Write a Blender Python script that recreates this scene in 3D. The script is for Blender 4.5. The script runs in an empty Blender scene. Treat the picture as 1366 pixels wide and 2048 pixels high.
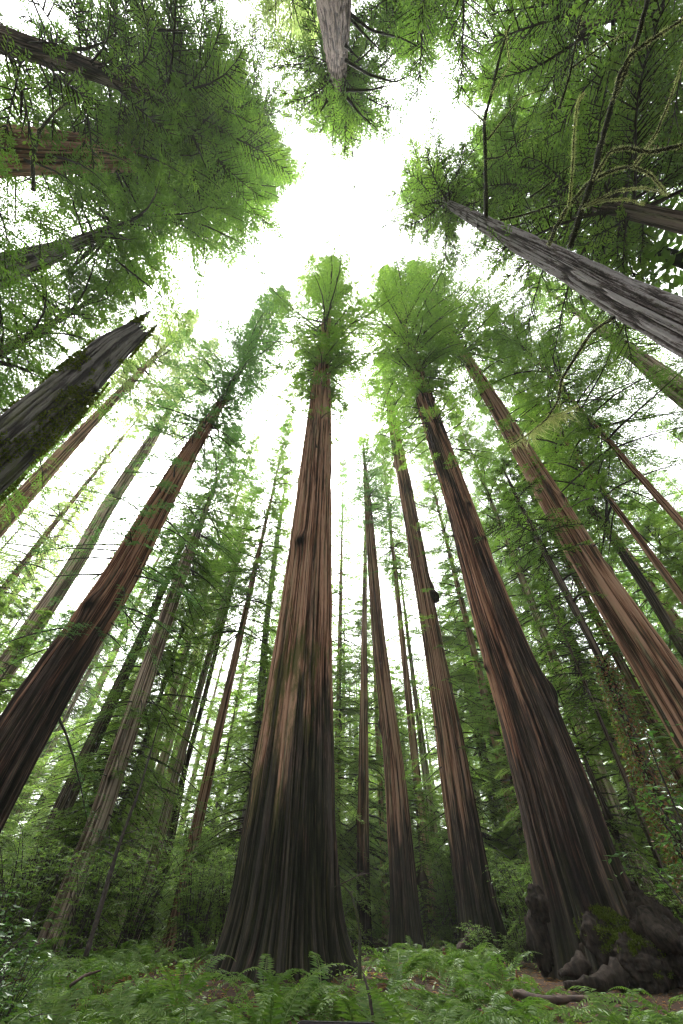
import bpy, math, random
import numpy as np
from mathutils import Vector, Matrix

# ------------------------------------------------------------------ camera, world, sun, exposure
S = bpy.context.scene
COL = S.collection
CAMZ = 1.4
F = 768.0                                  # focal length in pixels of the 1366 x 2048 frame
PITCH = math.radians(46.7)
ROLL = math.atan2(17, 724)

cd = bpy.data.cameras.new('camera')
cam = bpy.data.objects.new('camera', cd)
COL.objects.link(cam)
cd.sensor_fit = 'VERTICAL'
cd.sensor_height = 36.0
cd.lens = 36.0 * F / 2048.0
cd.clip_start = 0.05
cd.clip_end = 2000.0
_c, _s = math.cos(PITCH), math.sin(PITCH)
fwd = Vector((0, _c, _s)); up0 = Vector((0, -_s, _c)); rt0 = Vector((1, 0, 0))
cr, sr = math.cos(ROLL), math.sin(ROLL)
# image (u right, v up) -> world: (u*cr - v*sr) right0 + (u*sr + v*cr) up0
rt = rt0 * cr + up0 * sr
up = up0 * cr - rt0 * sr
cam.matrix_world = Matrix(((rt.x, up.x, -fwd.x, 0), (rt.y, up.y, -fwd.y, 0), (rt.z, up.z, -fwd.z, CAMZ), (0, 0, 0, 1)))
S.camera = cam

SUN_EL, SUN_AZ = math.radians(62), math.radians(-25)      # azimuth from +Y towards +X
world = bpy.data.worlds.new('World'); S.world = world
world.use_nodes = True
wn, wl = world.node_tree.nodes, world.node_tree.links
wn.clear()
sky = wn.new('ShaderNodeTexSky'); sky.sky_type = 'NISHITA'
sky.sun_disc = False
sky.sun_elevation = SUN_EL
sky.sun_rotation = SUN_AZ
sky.air_density = 1.0; sky.dust_density = 6.0; sky.ozone_density = 1.0
hsv = wn.new('ShaderNodeHueSaturation'); hsv.inputs['Saturation'].default_value = 0.12
bg = wn.new('ShaderNodeBackground'); bg.inputs['Strength'].default_value = 0.15
wo = wn.new('ShaderNodeOutputWorld')
wl.new(sky.outputs[0], hsv.inputs['Color']); wl.new(hsv.outputs[0], bg.inputs[0]); wl.new(bg.outputs[0], wo.inputs[0])

sd = bpy.data.lights.new('sun', 'SUN'); sd.energy = 1.2; sd.angle = math.radians(25); sd.color = (1.0, 0.97, 0.92)
sun = bpy.data.objects.new('sun', sd); COL.objects.link(sun)
_sd = Vector((math.sin(SUN_AZ) * math.cos(SUN_EL), math.cos(SUN_AZ) * math.cos(SUN_EL), math.sin(SUN_EL)))
sun.rotation_euler = _sd.to_track_quat('Z', 'Y').to_euler()
sun.location = _sd * 300

S.view_settings.view_transform = 'Standard'
S.view_settings.look = 'None'
S.view_settings.gamma = 1.0
S.view_settings.use_curve_mapping = False
S.view_settings.exposure = 2.9
S.render.engine = 'CYCLES'
cy = S.cycles
cy.use_denoising = True
try:
    cy.denoiser = 'OPENIMAGEDENOISE'
except Exception:
    pass
cy.use_adaptive_sampling = False
cy.max_bounces = 7; cy.diffuse_bounces = 5; cy.glossy_bounces = 2; cy.transmission_bounces = 4
cy.transparent_max_bounces = 4; cy.volume_bounces = 1
cy.sample_clamp_indirect = 3.0; cy.sample_clamp_direct = 3.0
cy.caustics_reflective = False; cy.caustics_refractive = False
cy.pixel_filter_type = 'BLACKMAN_HARRIS'; cy.filter_width = 1.3

rng = np.random.default_rng(11)
random.seed(5)

# ------------------------------------------------------------------ helpers
def ray(px, py):
    u = (px - 683) / F; v = (1024 - py) / F
    return fwd + rt * u + up * v

def azel(p):
    r = ray(*p)
    return math.atan2(r.x, r.y), math.atan2(r.z, math.hypot(r.x, r.y))

def at_z(px, py, z):
    r = ray(px, py)
    k = (z - CAMZ) / r.z
    return np.array((r.x * k, r.y * k, z))

def at_d(px, py, d):
    r = ray(px, py)
    k = d / math.hypot(r.x, r.y)
    return np.array((r.x * k, r.y * k, CAMZ + r.z * k))

def polar(az_deg, d):
    a = math.radians(az_deg)
    return d * math.sin(a), d * math.cos(a)

def _hash(ix, iy, iz, seed):
    n = (ix.astype(np.uint32) * np.uint32(374761393) + iy.astype(np.uint32) * np.uint32(668265263)
         + iz.astype(np.uint32) * np.uint32(2147483647) + np.uint32((seed * 974711) & 0xffffffff))
    n = (n ^ (n >> np.uint32(13))) * np.uint32(1274126177)
    n = n ^ (n >> np.uint32(16))
    return (n & np.uint32(0xffff)).astype(np.float64) / 65535.0

def vnoise(x, y, z, seed=0):
    x = np.asarray(x, float) + 1000; y = np.asarray(y, float) + 1000; z = np.asarray(z, float) + 1000
    ix, iy, iz = np.floor(x).astype(np.int64), np.floor(y).astype(np.int64), np.floor(z).astype(np.int64)
    fx, fy, fz = x - ix, y - iy, z - iz
    fx = fx * fx * (3 - 2 * fx); fy = fy * fy * (3 - 2 * fy); fz = fz * fz * (3 - 2 * fz)
    r = 0
    for dx in (0, 1):
        wx = fx if dx else 1 - fx
        for dy in (0, 1):
            wy = fy if dy else 1 - fy
            for dz in (0, 1):
                wz = fz if dz else 1 - fz
                r = r + wx * wy * wz * _hash(ix + dx, iy + dy, iz + dz, seed)
    return r

def fbm(x, y, z, seed=0, octs=3):
    a, s, t = 0.5, 0.0, 0.0
    for o in range(octs):
        s = s + a * vnoise(x * 2 ** o, y * 2 ** o, z * 2 ** o, seed + o * 7)
        t += a; a *= 0.5
    return s / t

def mesh_from(name, V, Q, mats, midx=None, smooth=False, attrs=None, tri=None):
    """V (n,3) vertices, Q (m,4) quads -> mesh datablock"""
    V = np.asarray(V, np.float32); Q = np.asarray(Q, np.int32).reshape(-1, 4)
    me = bpy.data.meshes.new(name)
    me.vertices.add(len(V)); me.vertices.foreach_set('co', V.ravel())
    nq = len(Q)
    me.loops.add(nq * 4); me.loops.foreach_set('vertex_index', Q.ravel())
    me.polygons.add(nq)
    me.polygons.foreach_set('loop_start', np.arange(0, nq * 4, 4, dtype=np.int32))
    try:
        me.polygons.foreach_set('loop_total', np.full(nq, 4, np.int32))
    except Exception:
        pass
    for m in mats:
        me.materials.append(m)
    if midx is not None:
        me.polygons.foreach_set('material_index', np.asarray(midx, np.int32))
    me.polygons.foreach_set('use_smooth', np.full(nq, bool(smooth), bool) if np.isscalar(smooth) or isinstance(smooth, bool) else smooth)
    if attrs:
        for k, (typ, dom, data) in attrs.items():
            a = me.attributes.new(k, typ, dom)
            a.data.foreach_set('vector' if typ == 'FLOAT_VECTOR' else 'value', np.asarray(data, np.float32).ravel())
    me.update(calc_edges=True)
    return me

def obj(name, me, parent=None, loc=None):
    o = bpy.data.objects.new(name, me)
    COL.objects.link(o)
    if parent is not None:
        o.parent = parent
    if loc is not None:
        o.location = loc
    return o

def tag(o, label=None, cat=None, group=None, kind=None):
    if label: o['label'] = label
    if cat: o['category'] = cat
    if group: o['group'] = group
    if kind: o['kind'] = kind
    return o

def thing(name, label, cat, loc=(0, 0, 0), rz=0.0, group=None):
    o = bpy.data.objects.new(name, None); COL.objects.link(o)
    o.empty_display_size = 0.5
    o.location = loc; o.rotation_euler = (0, 0, rz)
    return tag(o, label, cat, group)

def copy_tree(o, parent=None):
    c = o.copy(); COL.objects.link(c)
    if parent is not None:
        c.parent = parent
    for ch in o.children:
        copy_tree(ch, c)
    return c

def tube(pts, rad, seg=6, wob=0.0, seed=0):
    """tube along pts with radii; returns V,Q (end closed by collapse)"""
    P = np.asarray(pts, float); n = len(P)
    R = np.broadcast_to(np.asarray(rad, float), (n,)).copy()
    T = np.gradient(P, axis=0); T /= np.linalg.norm(T, axis=1, keepdims=True) + 1e-9
    ref = np.array((0.3, 0.2, 0.93)) if abs(T[0, 2]) < 0.9 else np.array((0.95, 0.3, 0.05))
    A = np.cross(T, ref); A /= np.linalg.norm(A, axis=1, keepdims=True) + 1e-9
    B = np.cross(T, A)
    th = np.linspace(0, 2 * np.pi, seg, endpoint=False)
    RR = R[:, None] * np.ones(seg)[None]
    if wob:
        RR = RR * (1 + wob * (vnoise(np.arange(n)[:, None] * 0.9, th[None] * 1.3, seed + 0.0 * th[None], seed) - 0.5) * 2)
    V = P[:, None, :] + RR[..., None] * (np.cos(th)[None, :, None] * A[:, None, :] + np.sin(th)[None, :, None] * B[:, None, :])
    i = np.arange(n - 1)[:, None] * seg; j = np.arange(seg)[None]; j2 = (j + 1) % seg
    Q = np.stack((i + j, i + j2, i + seg + j2, i + seg + j), -1).reshape(-1, 4)
    V = V.reshape(-1, 3)
    # caps as fans of quads (degenerate free: use centre point and pairs)
    m = len(V)
    V = np.vstack((V, P[0], P[-1]))
    caps = []
    for k in range(0, seg, 2):
        a, b, c2 = k, (k + 1) % seg, (k + 2) % seg
        caps.append((m, c2, b, a))
        o = (n - 1) * seg
        caps.append((m + 1, o + a, o + b, o + c2))
    return V, np.vstack((Q, np.array(caps)))

def smooth_path(pts, n=24):
    P = np.asarray(pts, float)
    t = np.concatenate(([0], np.cumsum(np.linalg.norm(np.diff(P, axis=0), axis=1))))
    t /= t[-1]
    u = np.linspace(0, 1, n)
    out = np.stack([np.interp(u, t, P[:, k]) for k in range(3)], 1)
    for _ in range(2):
        o2 = out.copy(); o2[1:-1] = (out[:-2] + 2 * out[1:-1] + out[2:]) / 4; out = o2
    return out

class Bag:
    def __init__(s): s.V, s.Q, s.M, s.T, s.S, s.n = [], [], [], [], [], 0
    def add(s, V, Q, m=0, tint=0.5, smooth=False):
        s.V.append(np.asarray(V, np.float32)); s.Q.append(np.asarray(Q) + s.n)
        s.M.append(np.full(len(Q), m, np.int32))
        s.T.append(np.broadcast_to(np.asarray(tint, np.float32), (len(V),)))
        s.S.append(np.full(len(Q), smooth, bool))
        s.n += len(V)
    def mesh(s, name, mats):
        return mesh_from(name, np.vstack(s.V), np.vstack(s.Q), mats, np.concatenate(s.M), np.concatenate(s.S),
                         {'tint': ('FLOAT', 'POINT', np.concatenate(s.T))})

# ------------------------------------------------------------------ materials
def new_mat(name):
    m = bpy.data.materials.new(name); m.use_nodes = True
    nt = m.node_tree; nt.nodes.clear()
    return m, nt.nodes, nt.links

def ramp(N, L, src, stops, interp='LINEAR'):
    r = N.new('ShaderNodeValToRGB'); r.color_ramp.interpolation = interp
    e = r.color_ramp.elements
    while len(e) > 1: e.remove(e[-1])
    e[0].position = stops[0][0]; e[0].color = (*stops[0][1], 1)
    for p, c in stops[1:]:
        x = e.new(p); x.color = (*c, 1)
    L.new(src, r.inputs[0])
    return r.outputs[0]

def math_n(N, L, op, a, b=None, clamp=False):
    n = N.new('ShaderNodeMath'); n.operation = op; n.use_clamp = clamp
    for i, x in enumerate((a, b)):
        if x is None: continue
        if isinstance(x, (int, float)): n.inputs[i].default_value = x
        else: L.new(x, n.inputs[i])
    return n.outputs[0]

def mix_c(N, L, fac, a, b):
    n = N.new('ShaderNodeMix'); n.data_type = 'RGBA'
    for i, x in ((0, fac), (6, a), (7, b)):
        if isinstance(x, (int, float)): n.inputs[i].default_value = x
        elif isinstance(x, tuple): n.inputs[i].default_value = (*x, 1)
        else: L.new(x, n.inputs[i])
    return n.outputs[2]

def noise(N, L, vec, scale, detail=4, rough=0.6, sxyz=None, dist=0.0):
    if sxyz:
        mp = N.new('ShaderNodeMapping'); mp.inputs['Scale'].default_value = sxyz
        L.new(vec, mp.inputs[0]); vec = mp.outputs[0]
    n = N.new('ShaderNodeTexNoise'); n.inputs['Scale'].default_value = scale
    n.inputs['Detail'].default_value = detail; n.inputs['Roughness'].default_value = rough
    n.inputs['Distortion'].default_value = dist
    L.new(vec, n.inputs['Vector'])
    return n.outputs[0]

def bark_mat(name, dark, mid, light, lichen=(0.20, 0.21, 0.12), lich=0.5, char_h=0.0, char_amt=0.45,
             moss_h=0.0, moss=(0.045, 0.062, 0.014), plates=False, streak=1.0, rough=0.95):
    """bark with long fibrous furrows; 'rest' holds straightened trunk coordinates in metres, 'knot' marks dark scars"""
    m, N, L = new_mat(name)
    a = N.new('ShaderNodeAttribute'); a.attribute_name = 'rest'
    v = a.outputs['Vector']
    fz = 0.16 if plates else 0.035
    s1 = noise(N, L, v, 7.0, 5, 0.62, (1, 1, fz), 0.15)
    s2 = noise(N, L, v, 24.0, 4, 0.65, (1, 1, fz * 1.3), 0.1)
    s3 = noise(N, L, v, 1.4, 4, 0.6, (1, 1, 0.10))
    s4 = noise(N, L, v, 55.0, 2, 0.6, (1, 1, fz * 1.2))
    f = math_n(N, L, 'ADD', math_n(N, L, 'ADD', math_n(N, L, 'MULTIPLY', s1, 0.45), math_n(N, L, 'MULTIPLY', s2, 0.37)), math_n(N, L, 'MULTIPLY', s4, 0.18))
    f = math_n(N, L, 'ADD', math_n(N, L, 'MULTIPLY', math_n(N, L, 'SUBTRACT', f, 0.5), 1.9), 0.5)
    fur = N.new('ShaderNodeAttribute'); fur.attribute_name = 'furrow'      # 0 in furrows, 1 on ridges (mesh relief)
    f = math_n(N, L, 'ADD', math_n(N, L, 'MULTIPLY', f, 0.62), math_n(N, L, 'MULTIPLY', math_n(N, L, 'ADD', math_n(N, L, 'MULTIPLY', fur.outputs['Fac'], 1.5), -0.25), 0.38))
    f = math_n(N, L, 'ADD', f, math_n(N, L, 'MULTIPLY', math_n(N, L, 'SUBTRACT', s3, 0.5), 0.08 if plates else 0.30))
    col = ramp(N, L, f, [(0.33, dark), (0.45, tuple(0.55 * x for x in mid)), (0.53, mid), (0.66, light)])
    # lichen / weathered grey-green streaks on outer fibres
    lk = noise(N, L, v, 2.6, 5, 0.65, (1, 1, 0.05), 0.2)
    lk2 = noise(N, L, v, 20.0, 3, 0.6, (1, 1, 0.08))
    lm = math_n(N, L, 'MULTIPLY', ramp(N, L, lk, [(0.50, (0, 0, 0)), (0.66, (1, 1, 1))]), ramp(N, L, lk2, [(0.40, (0, 0, 0)), (0.6, (1, 1, 1))]))
    col = mix_c(N, L, math_n(N, L, 'MULTIPLY', lm, lich), col, lichen)
    sep = N.new('ShaderNodeSeparateXYZ'); L.new(v, sep.inputs[0])
    z = sep.outputs[2]
    if moss_h > 0:
        mk = noise(N, L, v, 1.6, 6, 0.7, (1, 1, 0.28))
        h = math_n(N, L, 'MULTIPLY', math_n(N, L, 'SUBTRACT', 1.0, math_n(N, L, 'DIVIDE', z, moss_h)), 0.25)
        mm = ramp(N, L, math_n(N, L, 'ADD', mk, h), [(0.56, (0, 0, 0)), (0.68, (1, 1, 1))])
        col = mix_c(N, L, math_n(N, L, 'MULTIPLY', mm, 0.75), col, moss)
    if char_h > 0:
        ck = noise(N, L, v, 0.85, 5, 0.62, (1, 1, 0.085), 0.3)
        ck2 = noise(N, L, v, 9.0, 4, 0.6, (1, 1, 0.06))
        h = math_n(N, L, 'MAXIMUM', math_n(N, L, 'SUBTRACT', 1.0, math_n(N, L, 'DIVIDE', z, char_h)), 0.0)
        h = math_n(N, L, 'SUBTRACT', math_n(N, L, 'MULTIPLY', math_n(N, L, 'POWER', h, 3.4), 0.50), 0.07)
        t = math_n(N, L, 'ADD', math_n(N, L, 'ADD', math_n(N, L, 'MULTIPLY', ck, 0.75), math_n(N, L, 'MULTIPLY', ck2, 0.25)), h)
        cm = ramp(N, L, t, [(1.06 - char_amt, (0, 0, 0)), (1.14 - char_amt, (1, 1, 1))])
        cc = ramp(N, L, f, [(0.3, (0.003, 0.003, 0.003)), (0.55, (0.010, 0.0095, 0.0095)), (0.8, (0.036, 0.033, 0.031))])
        rid = ramp(N, L, s2, [(0.5, (1, 1, 1)), (0.72, (0.6, 0.6, 0.6))])
        cm = math_n(N, L, 'MULTIPLY', cm, rid)
        col = mix_c(N, L, math_n(N, L, 'MULTIPLY', cm, 0.93), col, cc)
    k = N.new('ShaderNodeAttribute'); k.attribute_name = 'knot'
    col = mix_c(N, L, k.outputs['Fac'], col, (0.010, 0.008, 0.007))
    b = N.new('ShaderNodeBsdfPrincipled')
    L.new(col, b.inputs['Base Color']); b.inputs['Roughness'].default_value = rough
    b.inputs['Specular IOR Level'].default_value = 0.08
    bp = N.new('ShaderNodeBump'); bp.inputs['Strength'].default_value = 1.0; bp.inputs['Distance'].default_value = 0.07 * streak
    L.new(f, bp.inputs['Height']); L.new(bp.outputs[0], b.inputs['Normal'])
    o = N.new('ShaderNodeOutputMaterial'); L.new(b.outputs[0], o.inputs[0])
    return m

def leaf_mat(name, c0, c1, c2, trans=0.6, tcol=2.2, gloss=0.04, rough=0.35, nscale=0.25):
    """leaf colour runs c0..c1..c2 over the per-leaf 'tint' and a slow noise"""
    m, N, L = new_mat(name)
    a = N.new('ShaderNodeAttribute'); a.attribute_name = 'tint'
    g = N.new('ShaderNodeNewGeometry')
    n = noise(N, L, g.outputs['Position'], nscale, 2, 0.5)
    t = math_n(N, L, 'ADD', math_n(N, L, 'MULTIPLY', a.outputs['Fac'], 0.6), math_n(N, L, 'MULTIPLY', n, 0.4))
    col = ramp(N, L, t, [(0.2, c0), (0.5, c1), (0.8, c2)])
    df = N.new('ShaderNodeBsdfDiffuse'); L.new(col, df.inputs[0])
    tr = N.new('ShaderNodeBsdfTranslucent')
    mul = N.new('ShaderNodeMix'); mul.data_type = 'RGBA'; mul.blend_type = 'MULTIPLY'
    mul.inputs[0].default_value = 1.0; L.new(col, mul.inputs[6]); mul.inputs[7].default_value = (tcol * 1.05, tcol * 1.12, tcol * 0.8, 1)
    L.new(mul.outputs[2], tr.inputs[0])
    mx = N.new('ShaderNodeMixShader'); mx.inputs[0].default_value = trans
    L.new(df.outputs[0], mx.inputs[1]); L.new(tr.outputs[0], mx.inputs[2])
    gl = N.new('ShaderNodeBsdfGlossy'); gl.inputs['Roughness'].default_value = rough; gl.inputs[0].default_value = (0.9, 0.95, 0.9, 1)
    m2 = N.new('ShaderNodeMixShader'); m2.inputs[0].default_value = gloss
    L.new(mx.outputs[0], m2.inputs[1]); L.new(gl.outputs[0], m2.inputs[2])
    o = N.new('ShaderNodeOutputMaterial'); L.new(m2.outputs[0], o.inputs[0])
    return m

def plain_mat(name, c0, c1, scale=8.0, rough=0.85, bump=0.4, spec=0.3, sx=(1, 1, 1)):
    m, N, L = new_mat(name)
    tc = N.new('ShaderNodeTexCoord')
    n = noise(N, L, tc.outputs['Object'], scale, 6, 0.65, sx)
    col = ramp(N, L, n, [(0.35, c0), (0.65, c1)])
    b = N.new('ShaderNodeBsdfPrincipled'); L.new(col, b.inputs['Base Color']); b.inputs['Roughness'].default_value = rough
    b.inputs['Specular IOR Level'].default_value = spec
    bp = N.new('ShaderNodeBump'); bp.inputs['Strength'].default_value = bump; bp.inputs['Distance'].default_value = 0.03
    L.new(n, bp.inputs['Height']); L.new(bp.outputs[0], b.inputs['Normal'])
    o = N.new('ShaderNodeOutputMaterial'); L.new(b.outputs[0], o.inputs[0])
    return m

DK = (0.022, 0.013, 0.009)
M = {}
M['bark_giant'] = bark_mat('bark_giant', DK, (0.165, 0.083, 0.052), (0.33, 0.20, 0.135), lich=0.65, char_h=15, char_amt=0.575, moss_h=13)
M['bark_char'] = bark_mat('bark_char', DK, (0.150, 0.068, 0.042), (0.29, 0.16, 0.10), lich=0.45, char_h=16, char_amt=0.655, moss_h=3)
M['bark_burnt'] = bark_mat('bark_burnt', DK, (0.150, 0.068, 0.042), (0.29, 0.16, 0.10), lich=0.5, char_h=34, char_amt=0.54)
M['bark_red'] = bark_mat('bark_red', DK, (0.165, 0.084, 0.053), (0.31, 0.19, 0.13), lich=0.5, char_h=14, char_amt=0.60, moss_h=5)
M['bark_clean'] = bark_mat('bark_clean', DK, (0.180, 0.094, 0.058), (0.33, 0.20, 0.135), lich=0.55)
M['bark_pale'] = bark_mat('bark_pale', (0.05, 0.035, 0.026), (0.23, 0.165, 0.125), (0.40, 0.32, 0.26), lich=0.6, lichen=(0.30, 0.30, 0.20), char_h=3, char_amt=0.42)
M['bark_grey'] = bark_mat('bark_grey', (0.028, 0.025, 0.023), (0.105, 0.088, 0.082), (0.24, 0.225, 0.22), lich=0.18, lichen=(0.20, 0.21, 0.18), plates=True, streak=1.3)
M['bark_scaly'] = bark_mat('bark_scaly', (0.018, 0.012, 0.010), (0.080, 0.056, 0.046), (0.165, 0.128, 0.110), lich=0.3, lichen=(0.22, 0.21, 0.18), plates=True, streak=1.3)
M['bark_dark'] = bark_mat('bark_dark', (0.012, 0.009, 0.008), (0.050, 0.036, 0.028), (0.12, 0.095, 0.075), lich=0.45, char_h=5, moss_h=6)
M['snag_wood'] = bark_mat('snag_wood', (0.028, 0.026, 0.024), (0.066, 0.061, 0.055), (0.115, 0.108, 0.097), lich=0.3, plates=True, moss_h=14, moss=(0.06, 0.07, 0.016))
M['leaf_redwood'] = leaf_mat('leaf_redwood', (0.024, 0.050, 0.009), (0.052, 0.098, 0.014), (0.095, 0.150, 0.022))
M['leaf_hemlock'] = leaf_mat('leaf_hemlock', (0.030, 0.060, 0.011), (0.066, 0.118, 0.017), (0.118, 0.178, 0.028))
M['leaf_young'] = leaf_mat('leaf_young', (0.048, 0.080, 0.016), (0.085, 0.135, 0.026), (0.135, 0.190, 0.042))
M['leaf_bluish'] = leaf_mat('leaf_bluish', (0.022, 0.050, 0.018), (0.044, 0.088, 0.028), (0.080, 0.130, 0.042))
M['leaf_pale'] = leaf_mat('leaf_pale', (0.085, 0.115, 0.045), (0.14, 0.18, 0.065), (0.21, 0.24, 0.10))
M['leaf_broad'] = leaf_mat('leaf_broad', (0.018, 0.048, 0.010), (0.036, 0.088, 0.016), (0.068, 0.130, 0.026), trans=0.3, gloss=0.06, rough=0.3)
M['leaf_bush'] = leaf_mat('leaf_bush', (0.042, 0.080, 0.016), (0.082, 0.135, 0.026), (0.135, 0.190, 0.046), trans=0.55, gloss=0.035)
M['fern_green'] = leaf_mat('fern_green', (0.020, 0.048, 0.006), (0.048, 0.094, 0.013), (0.105, 0.150, 0.034), trans=0.35, gloss=0.022, rough=0.4, nscale=0.7)
M['fern_brown'] = leaf_mat('fern_brown', (0.05, 0.025, 0.012), (0.13, 0.062, 0.026), (0.20, 0.11, 0.045), trans=0.3, gloss=0.02)
M['twig'] = plain_mat('twig', (0.014, 0.011, 0.009), (0.045, 0.036, 0.028), 14)
M['moss_branch'] = plain_mat('moss_branch', (0.012, 0.012, 0.008), (0.040, 0.042, 0.018), 20)
M['moss_fuzz'] = leaf_mat('moss_fuzz', (0.26, 0.28, 0.12), (0.40, 0.42, 0.20), (0.55, 0.56, 0.32), trans=0.6, tcol=1.2, gloss=0.0)
M['moss_green'] = leaf_mat('moss_green', (0.035, 0.055, 0.008), (0.070, 0.095, 0.013), (0.11, 0.13, 0.02), trans=0.3, tcol=1.2, gloss=0.0)
M['burl'] = plain_mat('burl', (0.004, 0.0035, 0.003), (0.034, 0.026, 0.021), 9, 0.95, 1.0, 0.06, (1, 1, 0.4))
M['log'] = plain_mat('log', (0.014, 0.010, 0.008), (0.060, 0.036, 0.026), 5, 0.8, 0.8)
M['rot_red'] = plain_mat('rot_red', (0.060, 0.024, 0.013), (0.16, 0.068, 0.036), 9, 0.9, 0.8)
M['sign_black'] = plain_mat('sign_black', (0.010, 0.010, 0.011), (0.016, 0.016, 0.017), 40, 0.35, 0.05, 0.5)

# ------------------------------------------------------------------ ground
def ground_h(x, y):
    x = np.asarray(x, float); y = np.asarray(y, float)
    r = np.hypot(x, y)
    h = (fbm(x * 0.18 + 3, y * 0.18, 0 * x, 3, 3) - 0.5) * 0.55 * np.clip((r - 3) / 10, 0, 1)
    h = h + (fbm(x * 1.3, y * 1.3, 0 * x, 9, 3) - 0.5) * 0.10
    for (mx, my, amp, s) in MOUNDS:
        h = h + amp * np.exp(-((x - mx) ** 2 + (y - my) ** 2) / (2 * s * s))
    # land rises gently behind the grove
    h = h + 0.00035 * np.clip(r - 35, 0, 200) ** 2
    return h

_ax, _ay = polar(-5.2, 17.0); _bx, _by = polar(25.2, 19.0)
MOUNDS = [(_ax, _ay, 0.35, 3.0), (_bx, _by, 0.30, 3.0), (*polar(14.8, 27), 0.1, 2.5)]

def build_ground():
    # polar sheet, fine near the camera and coarse to the horizon
    rr = np.concatenate((np.linspace(0.0, 30, 121), 30 * 1.09 ** np.arange(1, 31)))
    th = np.linspace(0, 2 * np.pi, 240, endpoint=False)
    X = rr[:, None] * np.sin(th)[None]; Y = rr[:, None] * np.cos(th)[None]
    Z = ground_h(X, Y)
    Z = np.where(rr[:, None] > 200, np.minimum(Z, 18.0), Z)
    V = np.stack((X, Y, Z), -1).reshape(-1, 3)
    n, s = len(rr), len(th)
    i = np.arange(n - 1)[:, None] * s; j = np.arange(s)[None]; j2 = (j + 1) % s
    Q = np.stack((i + j, i + s + j, i + s + j2, i + j2), -1).reshape(-1, 4)
    m, N, L = new_mat('forest_floor')
    tc = N.new('ShaderNodeTexCoord'); v = tc.outputs['Object']
    n1 = noise(N, L, v, 0.8, 4, 0.6); n2 = noise(N, L, v, 22, 5, 0.7); n3 = noise(N, L, v, 70, 3, 0.6)
    f = math_n(N, L, 'ADD', math_n(N, L, 'MULTIPLY', n2, 0.6), math_n(N, L, 'MULTIPLY', n3, 0.4))
    c = ramp(N, L, f, [(0.36, (0.012, 0.008, 0.006)), (0.5, (0.040, 0.024, 0.017)), (0.6, (0.075, 0.044, 0.030)), (0.7, (0.14, 0.085, 0.055))])
    g = ramp(N, L, n1, [(0.5, (0, 0, 0)), (0.64, (1, 1, 1))])
    c = mix_c(N, L, math_n(N, L, 'MULTIPLY', g, 0.4), c, (0.030, 0.045, 0.012))
    b = N.new('ShaderNodeBsdfPrincipled'); L.new(c, b.inputs['Base Color']); b.inputs['Roughness'].default_value = 0.95
    b.inputs['Specular IOR Level'].default_value = 0.15
    bp = N.new('ShaderNodeBump'); bp.inputs['Distance'].default_value = 0.05; L.new(f, bp.inputs['Height']); L.new(bp.outputs[0], b.inputs['Normal'])
    o = N.new('ShaderNodeOutputMaterial'); L.new(b.outputs[0], o.inputs[0])
    g = obj('ground', mesh_from('ground', V, Q, [m], smooth=True))
    tag(g, 'dark brown forest floor of needles and bare dirt under the ferns', 'ground', kind='structure')
build_ground()

def gz(x, y):
    return float(ground_h(np.array([x]), np.array([y]))[0])

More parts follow.
